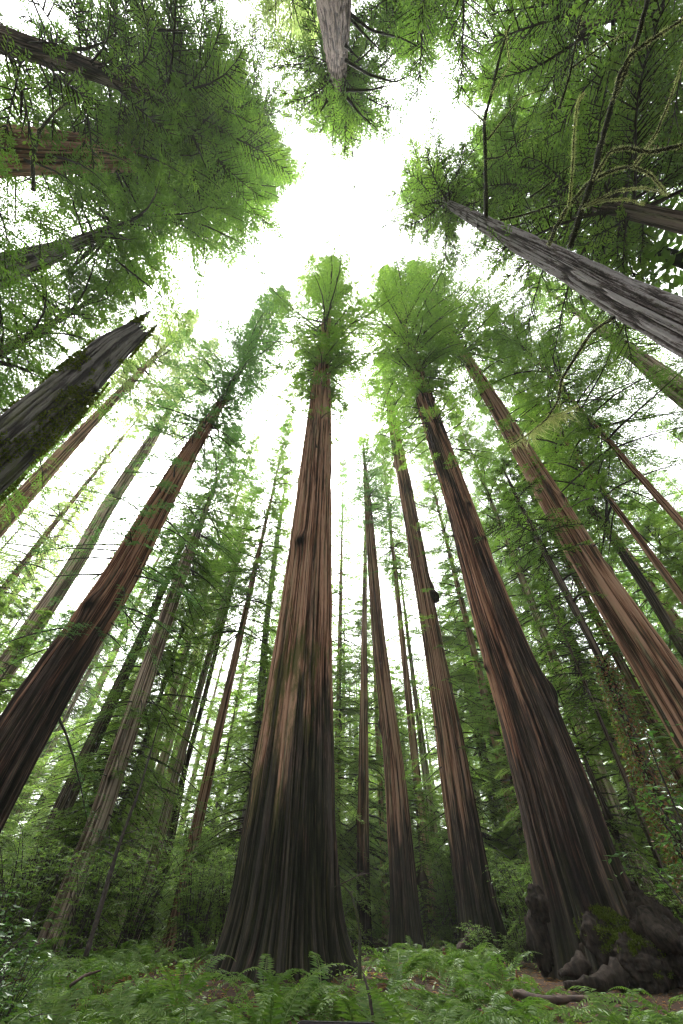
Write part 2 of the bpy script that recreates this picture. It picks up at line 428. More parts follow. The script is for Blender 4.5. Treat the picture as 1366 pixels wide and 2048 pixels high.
# ------------------------------------------------------------------ trunks
def trunk_mesh(name, axis, rad, z0, z1, mat, nth=64, dz=0.25, amp=0.03, ridges=9.0, flare=0.4, flare_h=0.9, lobes=7,
               knots=0, seed=0, twist=0.0, broken=0.0, plates=False, r0=1.0):
    """axis(z)->(x,y), rad(z)->r ; local coordinates relative to the base point"""
    nz = max(8, int((z1 - z0) / dz))
    z = z0 + (z1 - z0) * np.linspace(0, 1, nz) ** 1.25
    th = np.linspace(0, 2 * np.pi, nth, endpoint=False)
    Z, TH = np.meshgrid(z, th, indexing='ij')
    ax = axis(z)
    R = rad(z)[:, None] * np.ones_like(TH)
    hb = np.clip(Z - max(z0, 0) * 0, 0, None)
    lob = 1 + 0.45 * np.sin(lobes * TH + 1.7 * seed) * (0.5 + vnoise(np.cos(TH) * 2, np.sin(TH) * 2, 0 * TH, seed)) + 0.3 * np.sin(3 * TH + seed)
    R = R * (1 + flare * np.exp(-hb / flare_h) * lob)
    # slow out-of-round
    R = R * (1 + 0.10 * (fbm(np.cos(TH) * 1.2, np.sin(TH) * 1.2, Z * 0.05, seed + 5, 2) - 0.5))
    tt = TH + twist * Z
    rx, ry = np.cos(tt) * r0, np.sin(tt) * r0
    fz = 0.42 if plates else 0.16
    a = vnoise(rx * ridges, ry * ridges, Z * fz, seed + 21)
    b = vnoise(rx * ridges * 0.42, ry * ridges * 0.42, Z * fz * 0.6, seed + 33)
    c = vnoise(rx * ridges * 2.1, ry * ridges * 2.1, Z * fz * 1.4, seed + 43)
    fur = 0.55 * np.minimum(1, np.abs(2 * a - 1) * 2.2) + 0.2 * b + 0.3 * np.minimum(1, np.abs(2 * c - 1) * 2.0)
    fur = (fur - fur.min()) / (fur.max() - fur.min() + 1e-6)
    R = R + amp * 2 * (fur - 0.85) * np.clip(rad(z)[:, None] / r0 + 0.2, 0.3, 1.2)
    fl = vnoise(rx * 2.1, ry * 2.1, Z * 0.045, seed + 61); fl = 1 - np.abs(2 * fl - 1)
    R = R * (1 + (0.04 + 0.12 * np.exp(-Z / 4.5)) * 2 * (fl - 0.88))
    R = R + 0.018 * (fbm(rx * 5, ry * 5, Z * 1.6, seed + 66, 3) - 0.5) * 2
    K = np.zeros_like(R)
    rs = np.random.default_rng(seed * 13 + 3)
    for k in range(knots):
        kz = z0 + 2 + (z1 - z0) * (0.05 + 0.6 * rs.random()); kt = rs.random() * 2 * np.pi; ks = 0.10 + 0.22 * rs.random() ** 2
        rr = np.interp(kz, z, rad(z))
        dth = np.angle(np.exp(1j * (TH - kt))) * rr
        g = np.exp(-(dth ** 2 + ((Z - kz) * 0.7) ** 2) / (2 * ks * ks))
        R = R + g * ks * 0.9
        K = np.maximum(K, np.clip(np.exp(-(dth ** 2 + ((Z - kz + ks * 0.7) * 0.8) ** 2) / (2 * (ks * 0.65) ** 2)) * 1.3, 0, 1))
    Zv = Z.copy()
    if broken > 0:
        edge = fbm(np.cos(TH[-1]) * 1.6, np.sin(TH[-1]) * 1.6, 0 * TH[-1], seed + 77, 3)
        edge = 0.30 * (edge - edge.min()) / (edge.max() - edge.min()) + 0.70 * (0.5 + 0.5 * np.cos(2 * TH[-1] - 2.1)) ** 1.3 * (0.85 + 0.15 * np.cos(TH[-1] - 4.1)) + 0.22 * np.sign(np.sin(TH[-1] * 17)) * vnoise(np.cos(TH[-1]) * 5, np.sin(TH[-1]) * 5, 0 * TH[-1], 5)
        edge = np.clip(edge, 0, 1)
        cut = (z1 - broken) + broken * edge ** 1.3
        Zv = np.minimum(Z, cut[None])
    V = np.stack((ax[:, 0][:, None] + R * np.cos(TH), ax[:, 1][:, None] + R * np.sin(TH), Zv), -1)
    rest = np.stack((rx, ry, Zv), -1).reshape(-1, 3)
    i = np.arange(nz - 1)[:, None] * nth; j = np.arange(nth)[None]; j2 = (j + 1) % nth
    Q = np.stack((i + j, i + j2, i + nth + j2, i + nth + j), -1).reshape(-1, 4)
    V = V.reshape(-1, 3); furf = fur.ravel(); kf = K.ravel()
    if broken > 0:      # hollow inside wall
        top = V[(nz - 1) * nth:]
        ctr = ax[-1]
        inner = top.copy(); inner[:, :2] = ctr + (top[:, :2] - ctr) * 0.82
        inn2 = inner.copy(); inn2[:, 2] = z1 - broken * 1.6
        bot = inn2.copy(); bot[:, :2] = ctr + (inn2[:, :2] - ctr) * 0.05
        n0 = len(V)
        V = np.vstack((V, inner, inn2, bot))
        for a0, b0 in (((nz - 1) * nth, n0), (n0, n0 + nth), (n0 + nth, n0 + 2 * nth)):
            jj = np.arange(nth); jk = (jj + 1) % nth
            Q = np.vstack((Q, np.stack((a0 + jj, a0 + jk, b0 + jk, b0 + jj), -1)))
        rest = np.vstack((rest, inner, inn2, bot)); ex = np.zeros(3 * nth)
        furf = np.concatenate((furf, ex)); kf = np.concatenate((kf, ex + 0.3))
    return mesh_from(name, V, Q, [M[mat]], smooth=True, attrs={
        'rest': ('FLOAT_VECTOR', 'POINT', rest), 'furrow': ('FLOAT', 'POINT', furf), 'knot': ('FLOAT', 'POINT', kf)})

# ------------------------------------------------------------------ crowns
def leaves_on(P, D, Nn, ln, wd, rs):
    """kite quads: base P, direction D, side vector from Nn"""
    Sd = np.cross(D, Nn); Sd /= np.linalg.norm(Sd, axis=-1, keepdims=True) + 1e-9
    ln = ln[..., None]; wd = wd[..., None]
    mid = P + D * ln * 0.45
    up_ = np.cross(Sd, D) * ln * 0.06
    V = np.stack((P, mid + Sd * wd * 0.5 + up_, P + D * ln, mid - Sd * wd * 0.5 + up_), -2)
    return V.reshape(-1, 3)

def branch_set(rs, base, az, L, elev, droop, leaf, twig_gap, start=0.18, fan=(40, 75), tw_len=0.36, leaf_w=0.27, flat=0.5, dens=1.0):
    """returns (leaf verts, leaf tint, branch curves)"""
    n = len(L)
    K = int(np.clip(np.max(L) / twig_gap, 6, 60))
    s = start + (1 - start) * ((np.arange(K) + 0.5) / K)[None] + (rs.random((n, K)) - 0.5) * 0.06
    s = np.clip(s, 0.05, 1.0)
    keep = rs.random((n, K)) < np.clip(L / np.max(L) + 0.05, 0.25, 1)[:, None] * dens
    h = np.stack((np.sin(az), np.cos(az), 0 * az), -1)
    def curve(s_):
        c = np.cos(elev)[:, None] * s_; d = np.sin(elev)[:, None] * s_ - droop[:, None] * s_ ** 2
        bend = 0.10 * np.sin(3.1 * s_ + az[:, None] * 5)
        side = np.stack((np.cos(az), -np.sin(az), 0 * az), -1)
        return base[:, None, :] + L[:, None, None] * (h[:, None, :] * c[..., None] + np.array((0, 0, 1.0)) * d[..., None] + side[:, None, :] * (bend * s_)[..., None])
    P = curve(s)                                                # n,K,3
    sgn = np.where((np.arange(K)[None] + rs.integers(0, 2, (n, 1))) % 2 == 0, 1.0, -1.0)
    ang = sgn * np.radians(fan[0] + (fan[1] - fan[0]) * rs.random((n, K))) * (1 - 0.55 * s ** 3)
    a2 = az[:, None] + ang
    tdir = np.stack((np.sin(a2), np.cos(a2), (rs.random((n, K)) - 0.62) * 0.75), -1)
    tdir /= np.linalg.norm(tdir, axis=-1, keepdims=True)
    tl = L[:, None] * tw_len * (1.12 - 0.75 * s) * (0.55 + 0.7 * rs.random((n, K)))
    tl = np.clip(tl, leaf * 1.5, None)
    Mm = int(np.clip(np.percentile(tl, 80) / (leaf * 0.34), 5, 26))
    t = ((np.arange(Mm) + 0.6) / Mm)[None, None] * np.ones((n, K, 1))
    dr = -0.22 * tl[..., None] * t ** 2
    Q = P[:, :, None, :] + tdir[:, :, None, :] * (tl[..., None] * t)[..., None]
    Q[..., 2] += dr
    Q += (rs.random(Q.shape) - 0.5) * leaf * 0.35
    ls = np.where(np.arange(Mm) % 2 == 0, 1.0, -1.0)[None, None]
    la = a2[..., None] + ls * np.radians(30 + 35 * rs.random((n, K, Mm)))
    ld = np.stack((np.sin(la), np.cos(la), -0.25 + (rs.random((n, K, Mm)) - 0.5) * 1.1 * flat), -1)
    ld /= np.linalg.norm(ld, axis=-1, keepdims=True)
    nn = np.stack(((rs.random((n, K, Mm)) - 0.5) * 1.6 * flat, (rs.random((n, K, Mm)) - 0.5) * 1.6 * flat, np.ones((n, K, Mm))), -1)
    ll = leaf * (0.7 + 0.6 * rs.random((n, K, Mm)))
    m = (keep[..., None] & (rs.random((n, K, Mm)) < 0.93)).ravel()
    Pq = Q.reshape(-1, 3)[m]; Dq = ld.reshape(-1, 3)[m]; Nq = nn.reshape(-1, 3)[m]; lq = ll.ravel()[m]
    V = leaves_on(Pq, Dq, Nq, lq, lq * leaf_w, rs)
    bt = rs.random((n, 1, 1)) * 0.5 + rs.random((n, K, 1)) * 0.25
    tint = np.clip(np.broadcast_to(bt, (n, K, Mm)) + 0.25 * rs.random((n, K, Mm)), 0, 1).ravel()[m]
    return V, np.repeat(tint, 4), curve, (P, tdir, tl, keep)

def add_wood(bag, curve, L, r, n, segs=6, sides=4, m=1):
    s = np.linspace(0, 0.96, segs)[None] * np.ones((n, 1))
    P = curve(s)
    th = np.arange(sides) * 2 * np.pi / sides
    T = np.gradient(P, axis=1); T /= np.linalg.norm(T, axis=-1, keepdims=True) + 1e-9
    A = np.cross(T, np.array((0.1, 0.05, 1.0))); A /= np.linalg.norm(A, axis=-1, keepdims=True) + 1e-9
    B = np.cross(T, A)
    R = r[:, None] * (1 - 0.9 * s)
    V = P[:, :, None] + R[:, :, None, None] * (np.cos(th)[None, None, :, None] * A[:, :, None] + np.sin(th)[None, None, :, None] * B[:, :, None])
    b = (np.arange(n) * segs * sides)[:, None, None]; i = (np.arange(segs - 1) * sides)[None, :, None]; j = np.arange(sides)[None, None]
    j2 = (j + 1) % sides
    Q = np.stack((b + i + j, b + i + j2, b + i + sides + j2, b + i + sides + j), -1).reshape(-1, 4)
    bag.add(V.reshape(-1, 3), Q, m)

def add_twigs(bag, tw, r, m=1):
    P, D, tl, keep = tw
    P = P[keep]; D = D[keep]; l = tl[keep][:, None]
    A = np.cross(D, np.array((0, 0, 1.0))); A /= np.linalg.norm(A, axis=-1, keepdims=True) + 1e-9
    B = np.cross(D, A)
    E = P + D * l * 0.85; E[:, 2] -= 0.12 * l[:, 0]
    V = np.stack((P + A * r, P - A * r * 0.5 + B * r, P - A * r * 0.5 - B * r, E + A * r * .3, E - A * r * .15 + B * r * .3, E - A * r * .15 - B * r * .3), 1)
    b = (np.arange(len(P)) * 6)[:, None, None]
    f = np.array(((0, 1, 4, 3), (1, 2, 5, 4), (2, 0, 3, 5)))[None]
    bag.add(V.reshape(-1, 3), (b + f).reshape(-1, 4), m)

NMUL, RMUL = 1.45, 1.42
def crown_mesh(name, axis, z0, z1, R, n, dist, leafmat, seed, elev=(-12, 38), droop=0.32, low=0.55, clump=0.0,
               sparse=None, top_pow=0.75, gap=1.0, leafk=1.0, twigs=False, ramp=0.3, start=0.18, trunk_r=0.2, tw_len=0.36, dens=1.0):
    rs = np.random.default_rng(seed * 17 + 5)
    bag = Bag()
    leaf = (0.0046 * dist + 0.035) * leafk
    n = int(n * NMUL); R = R * RMUL
    def one(zz, LL, st=start, e=None, dr=None, lk=1.0):
        k = len(zz)
        az = (np.arange(k) * 2.39996 + rs.random(k) * 1.6) % (2 * np.pi)
        t = np.clip((zz - z0) / (z1 - z0), 0, 1)
        ev = np.radians(elev[0] + (elev[1] - elev[0]) * t ** 1.2 + rs.normal(0, 7, k)) if e is None else np.radians(e + rs.normal(0, 8, k))
        ax = axis(zz)
        base = np.stack((ax[:, 0], ax[:, 1], zz), -1)
        d = (droop * (0.7 + 0.6 * rs.random(k)) if dr is None else dr * (0.6 + 0.8 * rs.random(k)))
        V, tint, cur, tw = branch_set(rs, base, az, LL, ev, d, leaf * lk, leaf * 0.80 * gap, start=st, tw_len=tw_len, dens=dens)
        q = np.arange(len(V)).reshape(-1, 4)
        bag.add(V, q, 0, tint)
        add_wood(bag, cur, LL, np.clip(0.013 * LL, 0.012, 0.11) + 0.0003 * dist, k)
        if twigs:
            add_twigs(bag, tw, 0.008 + 0.0006 * dist)
    zz = z0 + (z1 - z0) * (np.arange(n) + rs.random(n)) / n
    if clump > 0:      # whorled / clumped levels leave gaps
        zz = zz + clump * np.sin(zz * 2 * np.pi / (2.6 + 1.5 * clump))
        zz = np.clip(zz, z0, z1)
    t = (zz - z0) / (z1 - z0)
    LL = R * np.clip(low + (1 - low) * t / ramp, low, 1) * np.clip(1.02 - t, 0.02, 1) ** top_pow * (0.28 + 1.0 * rs.random(n) ** 1.25) + 0.4
    one(zz, LL)
    if sparse:         # (zlow, zhigh, count, length): short sprays on the bole below the crown
        a, b, c, l = sparse
        zz = a + (b - a) * rs.random(c) ** 0.8
        one(zz, l * (0.35 + 0.9 * rs.random(c)) + trunk_r, st=0.35, e=-8, dr=0.45, lk=0.62 if dist > 40 else 0.8)
    return bag.mesh(name, [M[leafmat], M['twig']])

TREES = {}
def build_tree(key, label, d, samples, height, bark, crown=None, name='redwood_tree', cat='tree', group='redwoods around the clearing', nth=72, dz=0.25, amp=0.035,
               ridges=9, flare=0.35, flare_h=1.0, knots=0, seed=1, twist=0.0, base_r=None, az_base=None, broken=0, plates=False,
               stubs=0, tip=0.06):
    """samples: pixel pairs on the two edges of the trunk (optionally with their own distance)"""
    rows = []
    for s in samples:
        a, b = s[0], s[1]; dd = s[2] if len(s) > 2 else d
        z1_, e1 = azel(a); z2_, e2 = azel(b)
        ha = abs((z2_ - z1_ + math.pi) % (2 * math.pi) - math.pi) / 2
        am = z1_ + ((z2_ - z1_ + math.pi) % (2 * math.pi) - math.pi) / 2
        e = (e1 + e2) / 2
        rows.append((CAMZ + dd * math.tan(e), dd * math.sin(ha), dd * math.sin(am), dd * math.cos(am)))
    rows.sort()
    A = np.array(rows)
    rr = A[:, 1].copy()
    for i in range(1, len(rr)): rr[i] = min(rr[i], rr[i - 1] * 1.0)
    zs = A[:, 0]
    az_b = math.radians(az_base) if az_base is not None else math.atan2(A[0, 2], A[0, 3])
    bx, by = d * math.sin(az_b), d * math.cos(az_b)
    g = gz(bx, by) - 0.25
    br = base_r or rr[0] * (1 + 0.006 * max(0, zs[0] - 1))
    if zs[0] > 3:
        zk = np.concatenate(([g], zs)); rk = np.concatenate(([br], rr)); xk = np.concatenate(([bx], A[:, 2])); yk = np.concatenate(([by], A[:, 3]))
    else:
        zk = np.concatenate(([g - 0.5], zs)); rk = np.concatenate(([br], rr)); xk = np.concatenate(([A[0, 2]], A[:, 2])); yk = np.concatenate(([A[0, 3]], A[:, 3]))
        bx, by = A[0, 2], A[0, 3]
    if height > zk[-1] + 0.5:
        # continue the lean of the last part gently
        k = (height - zk[-1]) / max(zk[-1] - zk[0], 1) * 0.6
        zk = np.append(zk, height); rk = np.append(rk, tip if not broken else rk[-1]); xk = np.append(xk, xk[-1] + (xk[-1] - xk[0]) * k); yk = np.append(yk, yk[-1] + (yk[-1] - yk[0]) * k)
    zf = np.linspace(g, height, 200)
    def sm(v):
        q = np.interp(zf, zk, v)
        w = np.hanning(25); w /= w.sum()
        p = np.pad(q, 12, mode='edge')
        out = np.convolve(p, w, 'valid')
        e = np.minimum(np.arange(200), 199 - np.arange(200)) / 12.0
        e = np.clip(e, 0, 1)
        return out * e + q * (1 - e)
    xf, yf, rf = sm(xk) - bx, sm(yk) - by, sm(rk)
    axis = lambda z: np.stack((np.interp(z + g, zf, xf), np.interp(z + g, zf, yf)), -1)
    rad = lambda z: np.interp(z + g, zf, rf)
    H = height - g
    root = thing(name, label, cat, (bx, by, g), 0, group)
    tr = obj('trunk', trunk_mesh('trunk', axis, rad, 0.0, H, bark, nth, dz, amp, ridges, flare, flare_h, knots=knots, seed=seed,
                                 twist=twist, broken=broken, plates=plates, r0=max(br, 0.15)), root)
    if crown:
        c = dict(crown)
        if group == 'trees rising overhead': c['n'] = int(c['n'] * 0.58)
        dist = math.hypot(d, (c['z0'] + c['z1']) / 2 * 0.9)
        cm = crown_mesh('crown', axis, c.pop('z0') - g, min(c.pop('z1') - g, H), c.pop('R'), c.pop('n'), dist, c.pop('mat', 'leaf_redwood'), seed, trunk_r=br * 0.7, **c)
        obj('crown', cm, root)
    rs = random.Random(seed * 31)
    for k in range(stubs):
        z = H * (0.12 + 0.6 * rs.random()); a = rs.random() * 6.283; r = float(rad(np.array([z]))[0]); x, y = axis(np.array([z]))[0]
        l = 0.25 + 0.9 * rs.random() ** 2
        p = [(x + math.cos(a) * (r - 0.1), y + math.sin(a) * (r - 0.1), z), (x + math.cos(a) * (r + l * .5), y + math.sin(a) * (r + l * .5), z + 0.08 * l), (x + math.cos(a) * (r + l), y + math.sin(a) * (r + l), z - 0.12 * l)]
        V, Q = tube(smooth_path(p, 7), np.linspace(0.075, 0.02, 7), 6, 0.3, k)
        obj('branch_stub', mesh_from('branch_stub', V, Q, [M['twig']], smooth=True), root)
    TREES[key] = dict(root=root, axis=axis, rad=rad, g=g, pos=(bx, by), H=H)
    return root

# ------------------------------------------------------------------ the large trees of the grove
build_tree('A', 'giant central redwood with flared blackened base and vertical charcoal scars', 17.0,
    [((478, 1700), (676, 1700)), ((497, 1600), (668, 1600)), ((515, 1500), (666, 1500)), ((558, 1250), (662, 1250)), ((592, 1000), (662, 1000)), ((612, 850), (663, 850)), ((630, 720), (661, 720))],
    96, 'bark_giant', dict(z0=36, z1=96, R=9.6, n=215, sparse=(24, 46, 60, 2.8), elev=(-24, 32), clump=1.5, low=0.18, ramp=0.34, top_pow=1.1, mat='leaf_hemlock'), nth=320, dz=0.16, amp=0.07, ridges=9,
    flare=0.36, flare_h=0.8, knots=5, seed=1, stubs=6, az_base=-5.2)
build_tree('B', 'massive dark redwood with spiralling bark and burls at its foot', 19.0,
    [((1053, 1700), (1230, 1700)), ((1023, 1536), (1178, 1536)), ((955, 1280), (1050, 1280)), ((895, 1024), (953, 1024)), ((833, 812), (875, 812)), ((815, 737), (848, 737))],
    92, 'bark_char', dict(z0=36, z1=92, R=9.0, n=215, sparse=(22, 46, 64, 2.8), elev=(-22, 32), clump=1.5, low=0.18, ramp=0.34, top_pow=1.1, mat='leaf_hemlock'), nth=256, dz=0.18, amp=0.075, ridges=8,
    flare=0.30, flare_h=1.1, knots=9, seed=2, twist=0.022, stubs=8, az_base=25.2)
build_tree('C', 'reddish redwood with a burl halfway up and leafy sprouts on its lower bole', 28.0,
    [((898, 1700), (970, 1700)), ((878, 1536), (940, 1536)), ((845, 1280), (885, 1280)), ((805, 1024), (835, 1024)), ((775, 852), (798, 852))],
    72, 'bark_red', dict(z0=40, z1=72, R=4.6, n=150, sparse=(6, 34, 46, 2.3), elev=(-22, 30), clump=0.8, mat='leaf_hemlock'), nth=128, dz=0.3, amp=0.05, ridges=8,
    flare=0.5, flare_h=1.2, knots=8, seed=3, stubs=6)
build_tree('D', 'narrow reddish redwood between the slim trunk and the burl tree', 32.0,
    [((775, 1700), (828, 1700)), ((768, 1536), (810, 1536)), ((743, 1280), (770, 1280)), ((729, 1024), (745, 1024))],
    52, 'bark_red', dict(z0=33, z1=52, R=3.6, n=120, sparse=(24, 34, 14, 1.6), clump=0.3, mat='leaf_bluish'), nth=112, dz=0.3, amp=0.04, ridges=8, flare=0.35, flare_h=1.2, knots=5, seed=4)
build_tree('D2', 'slim straight dark trunk standing just right of the giant central redwood', 42.0,
    [((713, 1700), (739, 1700)), ((722, 1280), (734, 1280)), ((727, 1100), (734, 1100))],
    44, 'bark_red', dict(z0=30, z1=44, R=2.0, n=50, clump=0.3, mat='leaf_hemlock'), nth=64, dz=0.4, amp=0.03, ridges=9, seed=5, knots=3)
build_tree('D3', 'very thin straight trunk seen between the slim and the narrow redwoods', 55.0,
    [((759, 1700), (772, 1700)), ((748, 1400), (758, 1400))],
    46, 'bark_clean', dict(z0=26, z1=46, R=2.4, n=60, mat='leaf_pale'), nth=40, dz=0.5, amp=0.02, seed=6)
build_tree('E', 'tall leaning reddish redwood entering at the right with a mossy trunk', 22.0,
    [((1283, 1374), (1400, 1374)), ((1183, 1199), (1262, 1199)), ((1085, 1024), (1148, 1024)), ((973, 812), (1010, 812)), ((883, 647), (898, 647))],
    96, 'bark_clean', dict(z0=44, z1=96, R=7.6, n=200, sparse=(28, 46, 30, 3.2), elev=(-22, 32), clump=1.3, low=0.42, ramp=0.3, top_pow=1.0, mat='leaf_hemlock'), nth=160, dz=0.25, amp=0.055, ridges=6, flare=0.3, knots=9, seed=7, stubs=6)
build_tree('F', 'tall fir with plated grey bark leaning in from the right edge', 9.0,
    [((1366, 720), (1366, 590)), ((1250, 655), (1250, 550)), ((1150, 580), (1150, 505)), ((1000, 490), (1000, 440)), ((870, 400), (880, 392))],
    66, 'bark_grey', dict(z0=42, z1=66, R=4.4, n=150, sparse=(26, 42, 10, 2.0), elev=(-10, 40), gap=1.0, mat='leaf_hemlock', twigs=True, top_pow=0.5), name='fir_tree', nth=224, dz=0.14, amp=0.07, ridges=14,
    knots=3, seed=8, plates=True, group='trees rising overhead')
build_tree('G', 'tall trunk with scaly bark hanging in from the top edge overhead', 6.0,
    [((630, 0), (705, 0), 5.4), ((652, 125), (695, 125), 4.9), ((683, 230), (693, 230), 3.2)],
    70, 'bark_scaly', dict(z0=46, z1=70, R=4.6, n=190, elev=(-12, 38), mat='leaf_redwood', twigs=True, clump=0.5, top_pow=0.5), name='fir_tree', nth=160, dz=0.18, amp=0.06, ridges=14, seed=9, plates=True,
    az_base=-170, group='trees rising overhead')
build_tree('H', 'dark overhead trunk crossing behind dense foliage in the top corner', 15.5,
    [((0, 110), (0, 45)), ((150, 160), (150, 90)), ((320, 217), (320, 170)), ((430, 250), (430, 228))],
    88, 'bark_dark', dict(z0=46, z1=88, R=7.2, n=330, twigs=True, ramp=0.4, elev=(-14, 30), mat='leaf_redwood', clump=0.8, low=0.8, top_pow=0.5, sparse=(18, 46, 95, 3.6)), nth=96, dz=0.4, amp=0.05, ridges=8, seed=10, plates=False, group='trees rising overhead')
build_tree('I', 'reddish trunk entering horizontally at the left edge under thick foliage', 18.0,
    [((0, 358), (0, 245)), ((150, 350), (150, 258)), ((300, 345), (300, 290))],
    86, 'bark_clean', dict(z0=40, z1=86, sparse=(16, 40, 80, 3.6), R=5.1, n=330, elev=(-14, 30), mat='leaf_redwood', clump=0.8, low=0.75, top_pow=0.5), nth=112, dz=0.35, amp=0.05, ridges=8, seed=11, group='trees rising overhead')
build_tree('J', 'grey brown trunk poking into the left edge above the broken snag', 20.0,
    [((0, 580), (0, 500)), ((100, 535), (100, 483)), ((150, 500), (150, 472)), ((531, 352), (531, 341), 13.0)],
    94, 'bark_grey', dict(z0=35, z1=94, sparse=(22, 36, 20, 3.0), top_pow=0.5, low=0.8, R=6.6, n=330, elev=(-16, 30), mat='leaf_redwood', clump=1.0), nth=96, dz=0.3, amp=0.04, ridges=8, seed=12, group='trees rising overhead')
build_tree('K', 'broken dead snag with jagged hollow top and green moss patches', 11.0,
    [((0, 997), (0, 832)), ((125, 882), (100, 742)), ((240, 732), (200, 672)), ((308, 660), (272, 640))],
    21.2, 'snag_wood', None, name='dead_snag', cat='snag', group=None, nth=192, dz=0.1, amp=0.03, ridges=7, flare=0.3, seed=13, broken=2.4, plates=True, knots=6)
build_tree('L', 'slim reddish trunk with a pale crown directly behind the broken snag', 34.0,
    [((0, 1079), (0, 1014)), ((200, 842), (200, 812)), ((320, 710), (310, 707))],
    74, 'bark_clean', dict(z0=44, z1=74, R=5.0, n=130, mat='leaf_pale', sparse=(30, 44, 24, 2.0), clump=0.6), nth=72, dz=0.4, amp=0.04, seed=14, knots=5)
build_tree('M', 'pale barked trunk with a whitish bole left of the big leaning redwood', 38.0,
    [((0, 1394), (0, 1314)), ((135, 1119), (180, 1119)), ((190, 1024), (225, 1024)), ((280, 892), (310, 892)), ((350, 797), (360, 797))],
    80, 'bark_pale', dict(z0=46, z1=80, R=5.0, n=130, mat='leaf_pale', sparse=(24, 46, 26, 2.2), clump=0.6), nth=80, dz=0.4, amp=0.04, seed=15, knots=6)
build_tree('N', 'big leaning redwood with a charred black left flank at the left edge', 22.0,
    [((0, 1424), (127, 1424)), ((90, 1309), (190, 1309)), ((190, 1164), (280, 1164)), ((278, 1024), (340, 1024)), ((360, 902), (400, 902)), ((450, 782), (465, 782))],
    80, 'bark_burnt', dict(z0=30, z1=80, R=5.4, n=190, mat='leaf_bluish', sparse=(7, 32, 90, 3.2), elev=(-24, 30), clump=1.1, low=0.6), nth=160, dz=0.25, amp=0.05, ridges=7, seed=16, knots=7, stubs=8)
build_tree('O', 'pale based redwood with drooping sprays beside the big leaning redwood', 32.0,
    [((122, 1760), (175, 1760)), ((165, 1636), (235, 1636)), ((205, 1532), (260, 1532)), ((295, 1294), (330, 1294)), ((355, 1124), (388, 1124)), ((400, 1034), (412, 1034))],
    48, 'bark_pale', dict(z0=22, z1=48, R=4.6, n=150, mat='leaf_redwood', sparse=(4, 24, 110, 3.0), elev=(-25, 20), clump=0.5), nth=96, dz=0.3, amp=0.045, ridges=7, flare=0.3, seed=17, knots=4)
build_tree('P', 'dark twin stem trunk half hidden behind the pale based redwood', 38.0,
    [((58, 1710), (105, 1710)), ((270, 1280), (291, 1280))],
    40, 'bark_dark', dict(z0=20, z1=40, R=4.0, n=100, mat='leaf_redwood', sparse=(8, 20, 20, 2.2)), nth=64, dz=0.4, amp=0.04, seed=18)
build_tree('Q', 'pale leaning trunk in the mid distance with patchy peeling bark', 42.0,
    [((300, 1700), (326, 1700)), ((347, 1536), (364, 1536)), ((385, 1400), (402, 1400)), ((450, 1174), (462, 1174))],
    48, 'bark_pale', dict(z0=26, z1=48, R=3.4, n=110, mat='leaf_hemlock', sparse=(10, 26, 26, 2.0), clump=0.4), nth=64, dz=0.4, amp=0.03, seed=19, knots=3)
build_tree('Q2', 'thin dark trunk pressed against the pale mid distance trunk', 43.0,
    [((326, 1700), (346, 1700)), ((364, 1536), (376, 1536)), ((402, 1400), (413, 1400)), ((460, 1174), (468, 1174))],
    42, 'bark_dark', dict(z0=26, z1=42, R=3.0, n=60, mat='leaf_hemlock'), nth=48, dz=0.5, amp=0.03, seed=20)
build_tree('R', 'slender grey trunk with short sprays just left of the giant central redwood', 42.0,
    [((470, 1700), (490, 1700)), ((503, 1524), (520, 1524)), ((525, 1250), (540, 1250)), ((550, 1074), (560, 1074))],
    56, 'bark_grey', dict(z0=18, z1=56, R=3.0, n=170, mat='leaf_hemlock', clump=0.8, low=0.6, elev=(-20, 20)), name='hemlock_tree', nth=56, dz=0.5, amp=0.02, seed=21)
build_tree('S', 'thin dark leaning tree whose lower stem is wrapped in ivy', 20.0,
    [((1270, 1524), (1300, 1524)), ((1205, 1344), (1225, 1344)), ((1128, 1194), (1147, 1194)), ((1043, 1024), (1053, 1024))],
    24, 'bark_dark', dict(z0=15, z1=24, R=2.6, n=36, mat='leaf_redwood', sparse=(9, 15, 10, 1.8), twigs=True), name='leaning_tree', nth=48, dz=0.25, amp=0.02, seed=22, stubs=5)
build_tree('T', 'thin dark trunk running behind the tall right hand redwood', 32.0,
    [((1343, 1284), (1370, 1284)), ((1273, 1164), (1298, 1164)), ((1178, 1024), (1198, 1024)), ((1123, 942), (1138, 942)), ((1043, 800), (1050, 800))],
    48, 'bark_dark', dict(z0=26, z1=48, R=5.2, n=130, mat='leaf_redwood', sparse=(12, 26, 26, 2.6), elev=(-16, 22)), name='leaning_tree', nth=56, dz=0.4, amp=0.03, seed=23, stubs=5)
build_tree('U', 'pale mossy trunk behind the grey fir at the right edge', 28.0,
    [((1366, 822), (1366, 752)), ((1233, 697), (1233, 667))],
    62, 'bark_pale', dict(z0=34, z1=62, R=5.1, n=150, mat='leaf_hemlock', sparse=(16, 34, 30, 3.0)), nth=72, dz=0.4, amp=0.04, seed=24, group='trees rising overhead')
build_tree('V', 'slim brown trunk seen through leaves behind the thin dark leaning tree', 45.0,
    [((1128, 1274), (1150, 1274)), ((1073, 1149), (1090, 1149))],
    46, 'bark_clean', dict(z0=28, z1=46, R=4.0, n=90, mat='leaf_hemlock', sparse=(10, 28, 26, 2.4)), nth=48, dz=0.5, amp=0.03, seed=25)
build_tree('W', 'reddish lit trunk low at the right edge beyond the massive dark redwood', 40.0,
    [((1325, 1736), (1366, 1736)), ((1268, 1600), (1293, 1600))],
    52, 'bark_pale', dict(z0=24, z1=52, R=4.5, n=100, mat='leaf_redwood', sparse=(8, 24, 24, 2.4)), nth=56, dz=0.5, amp=0.03, seed=26)
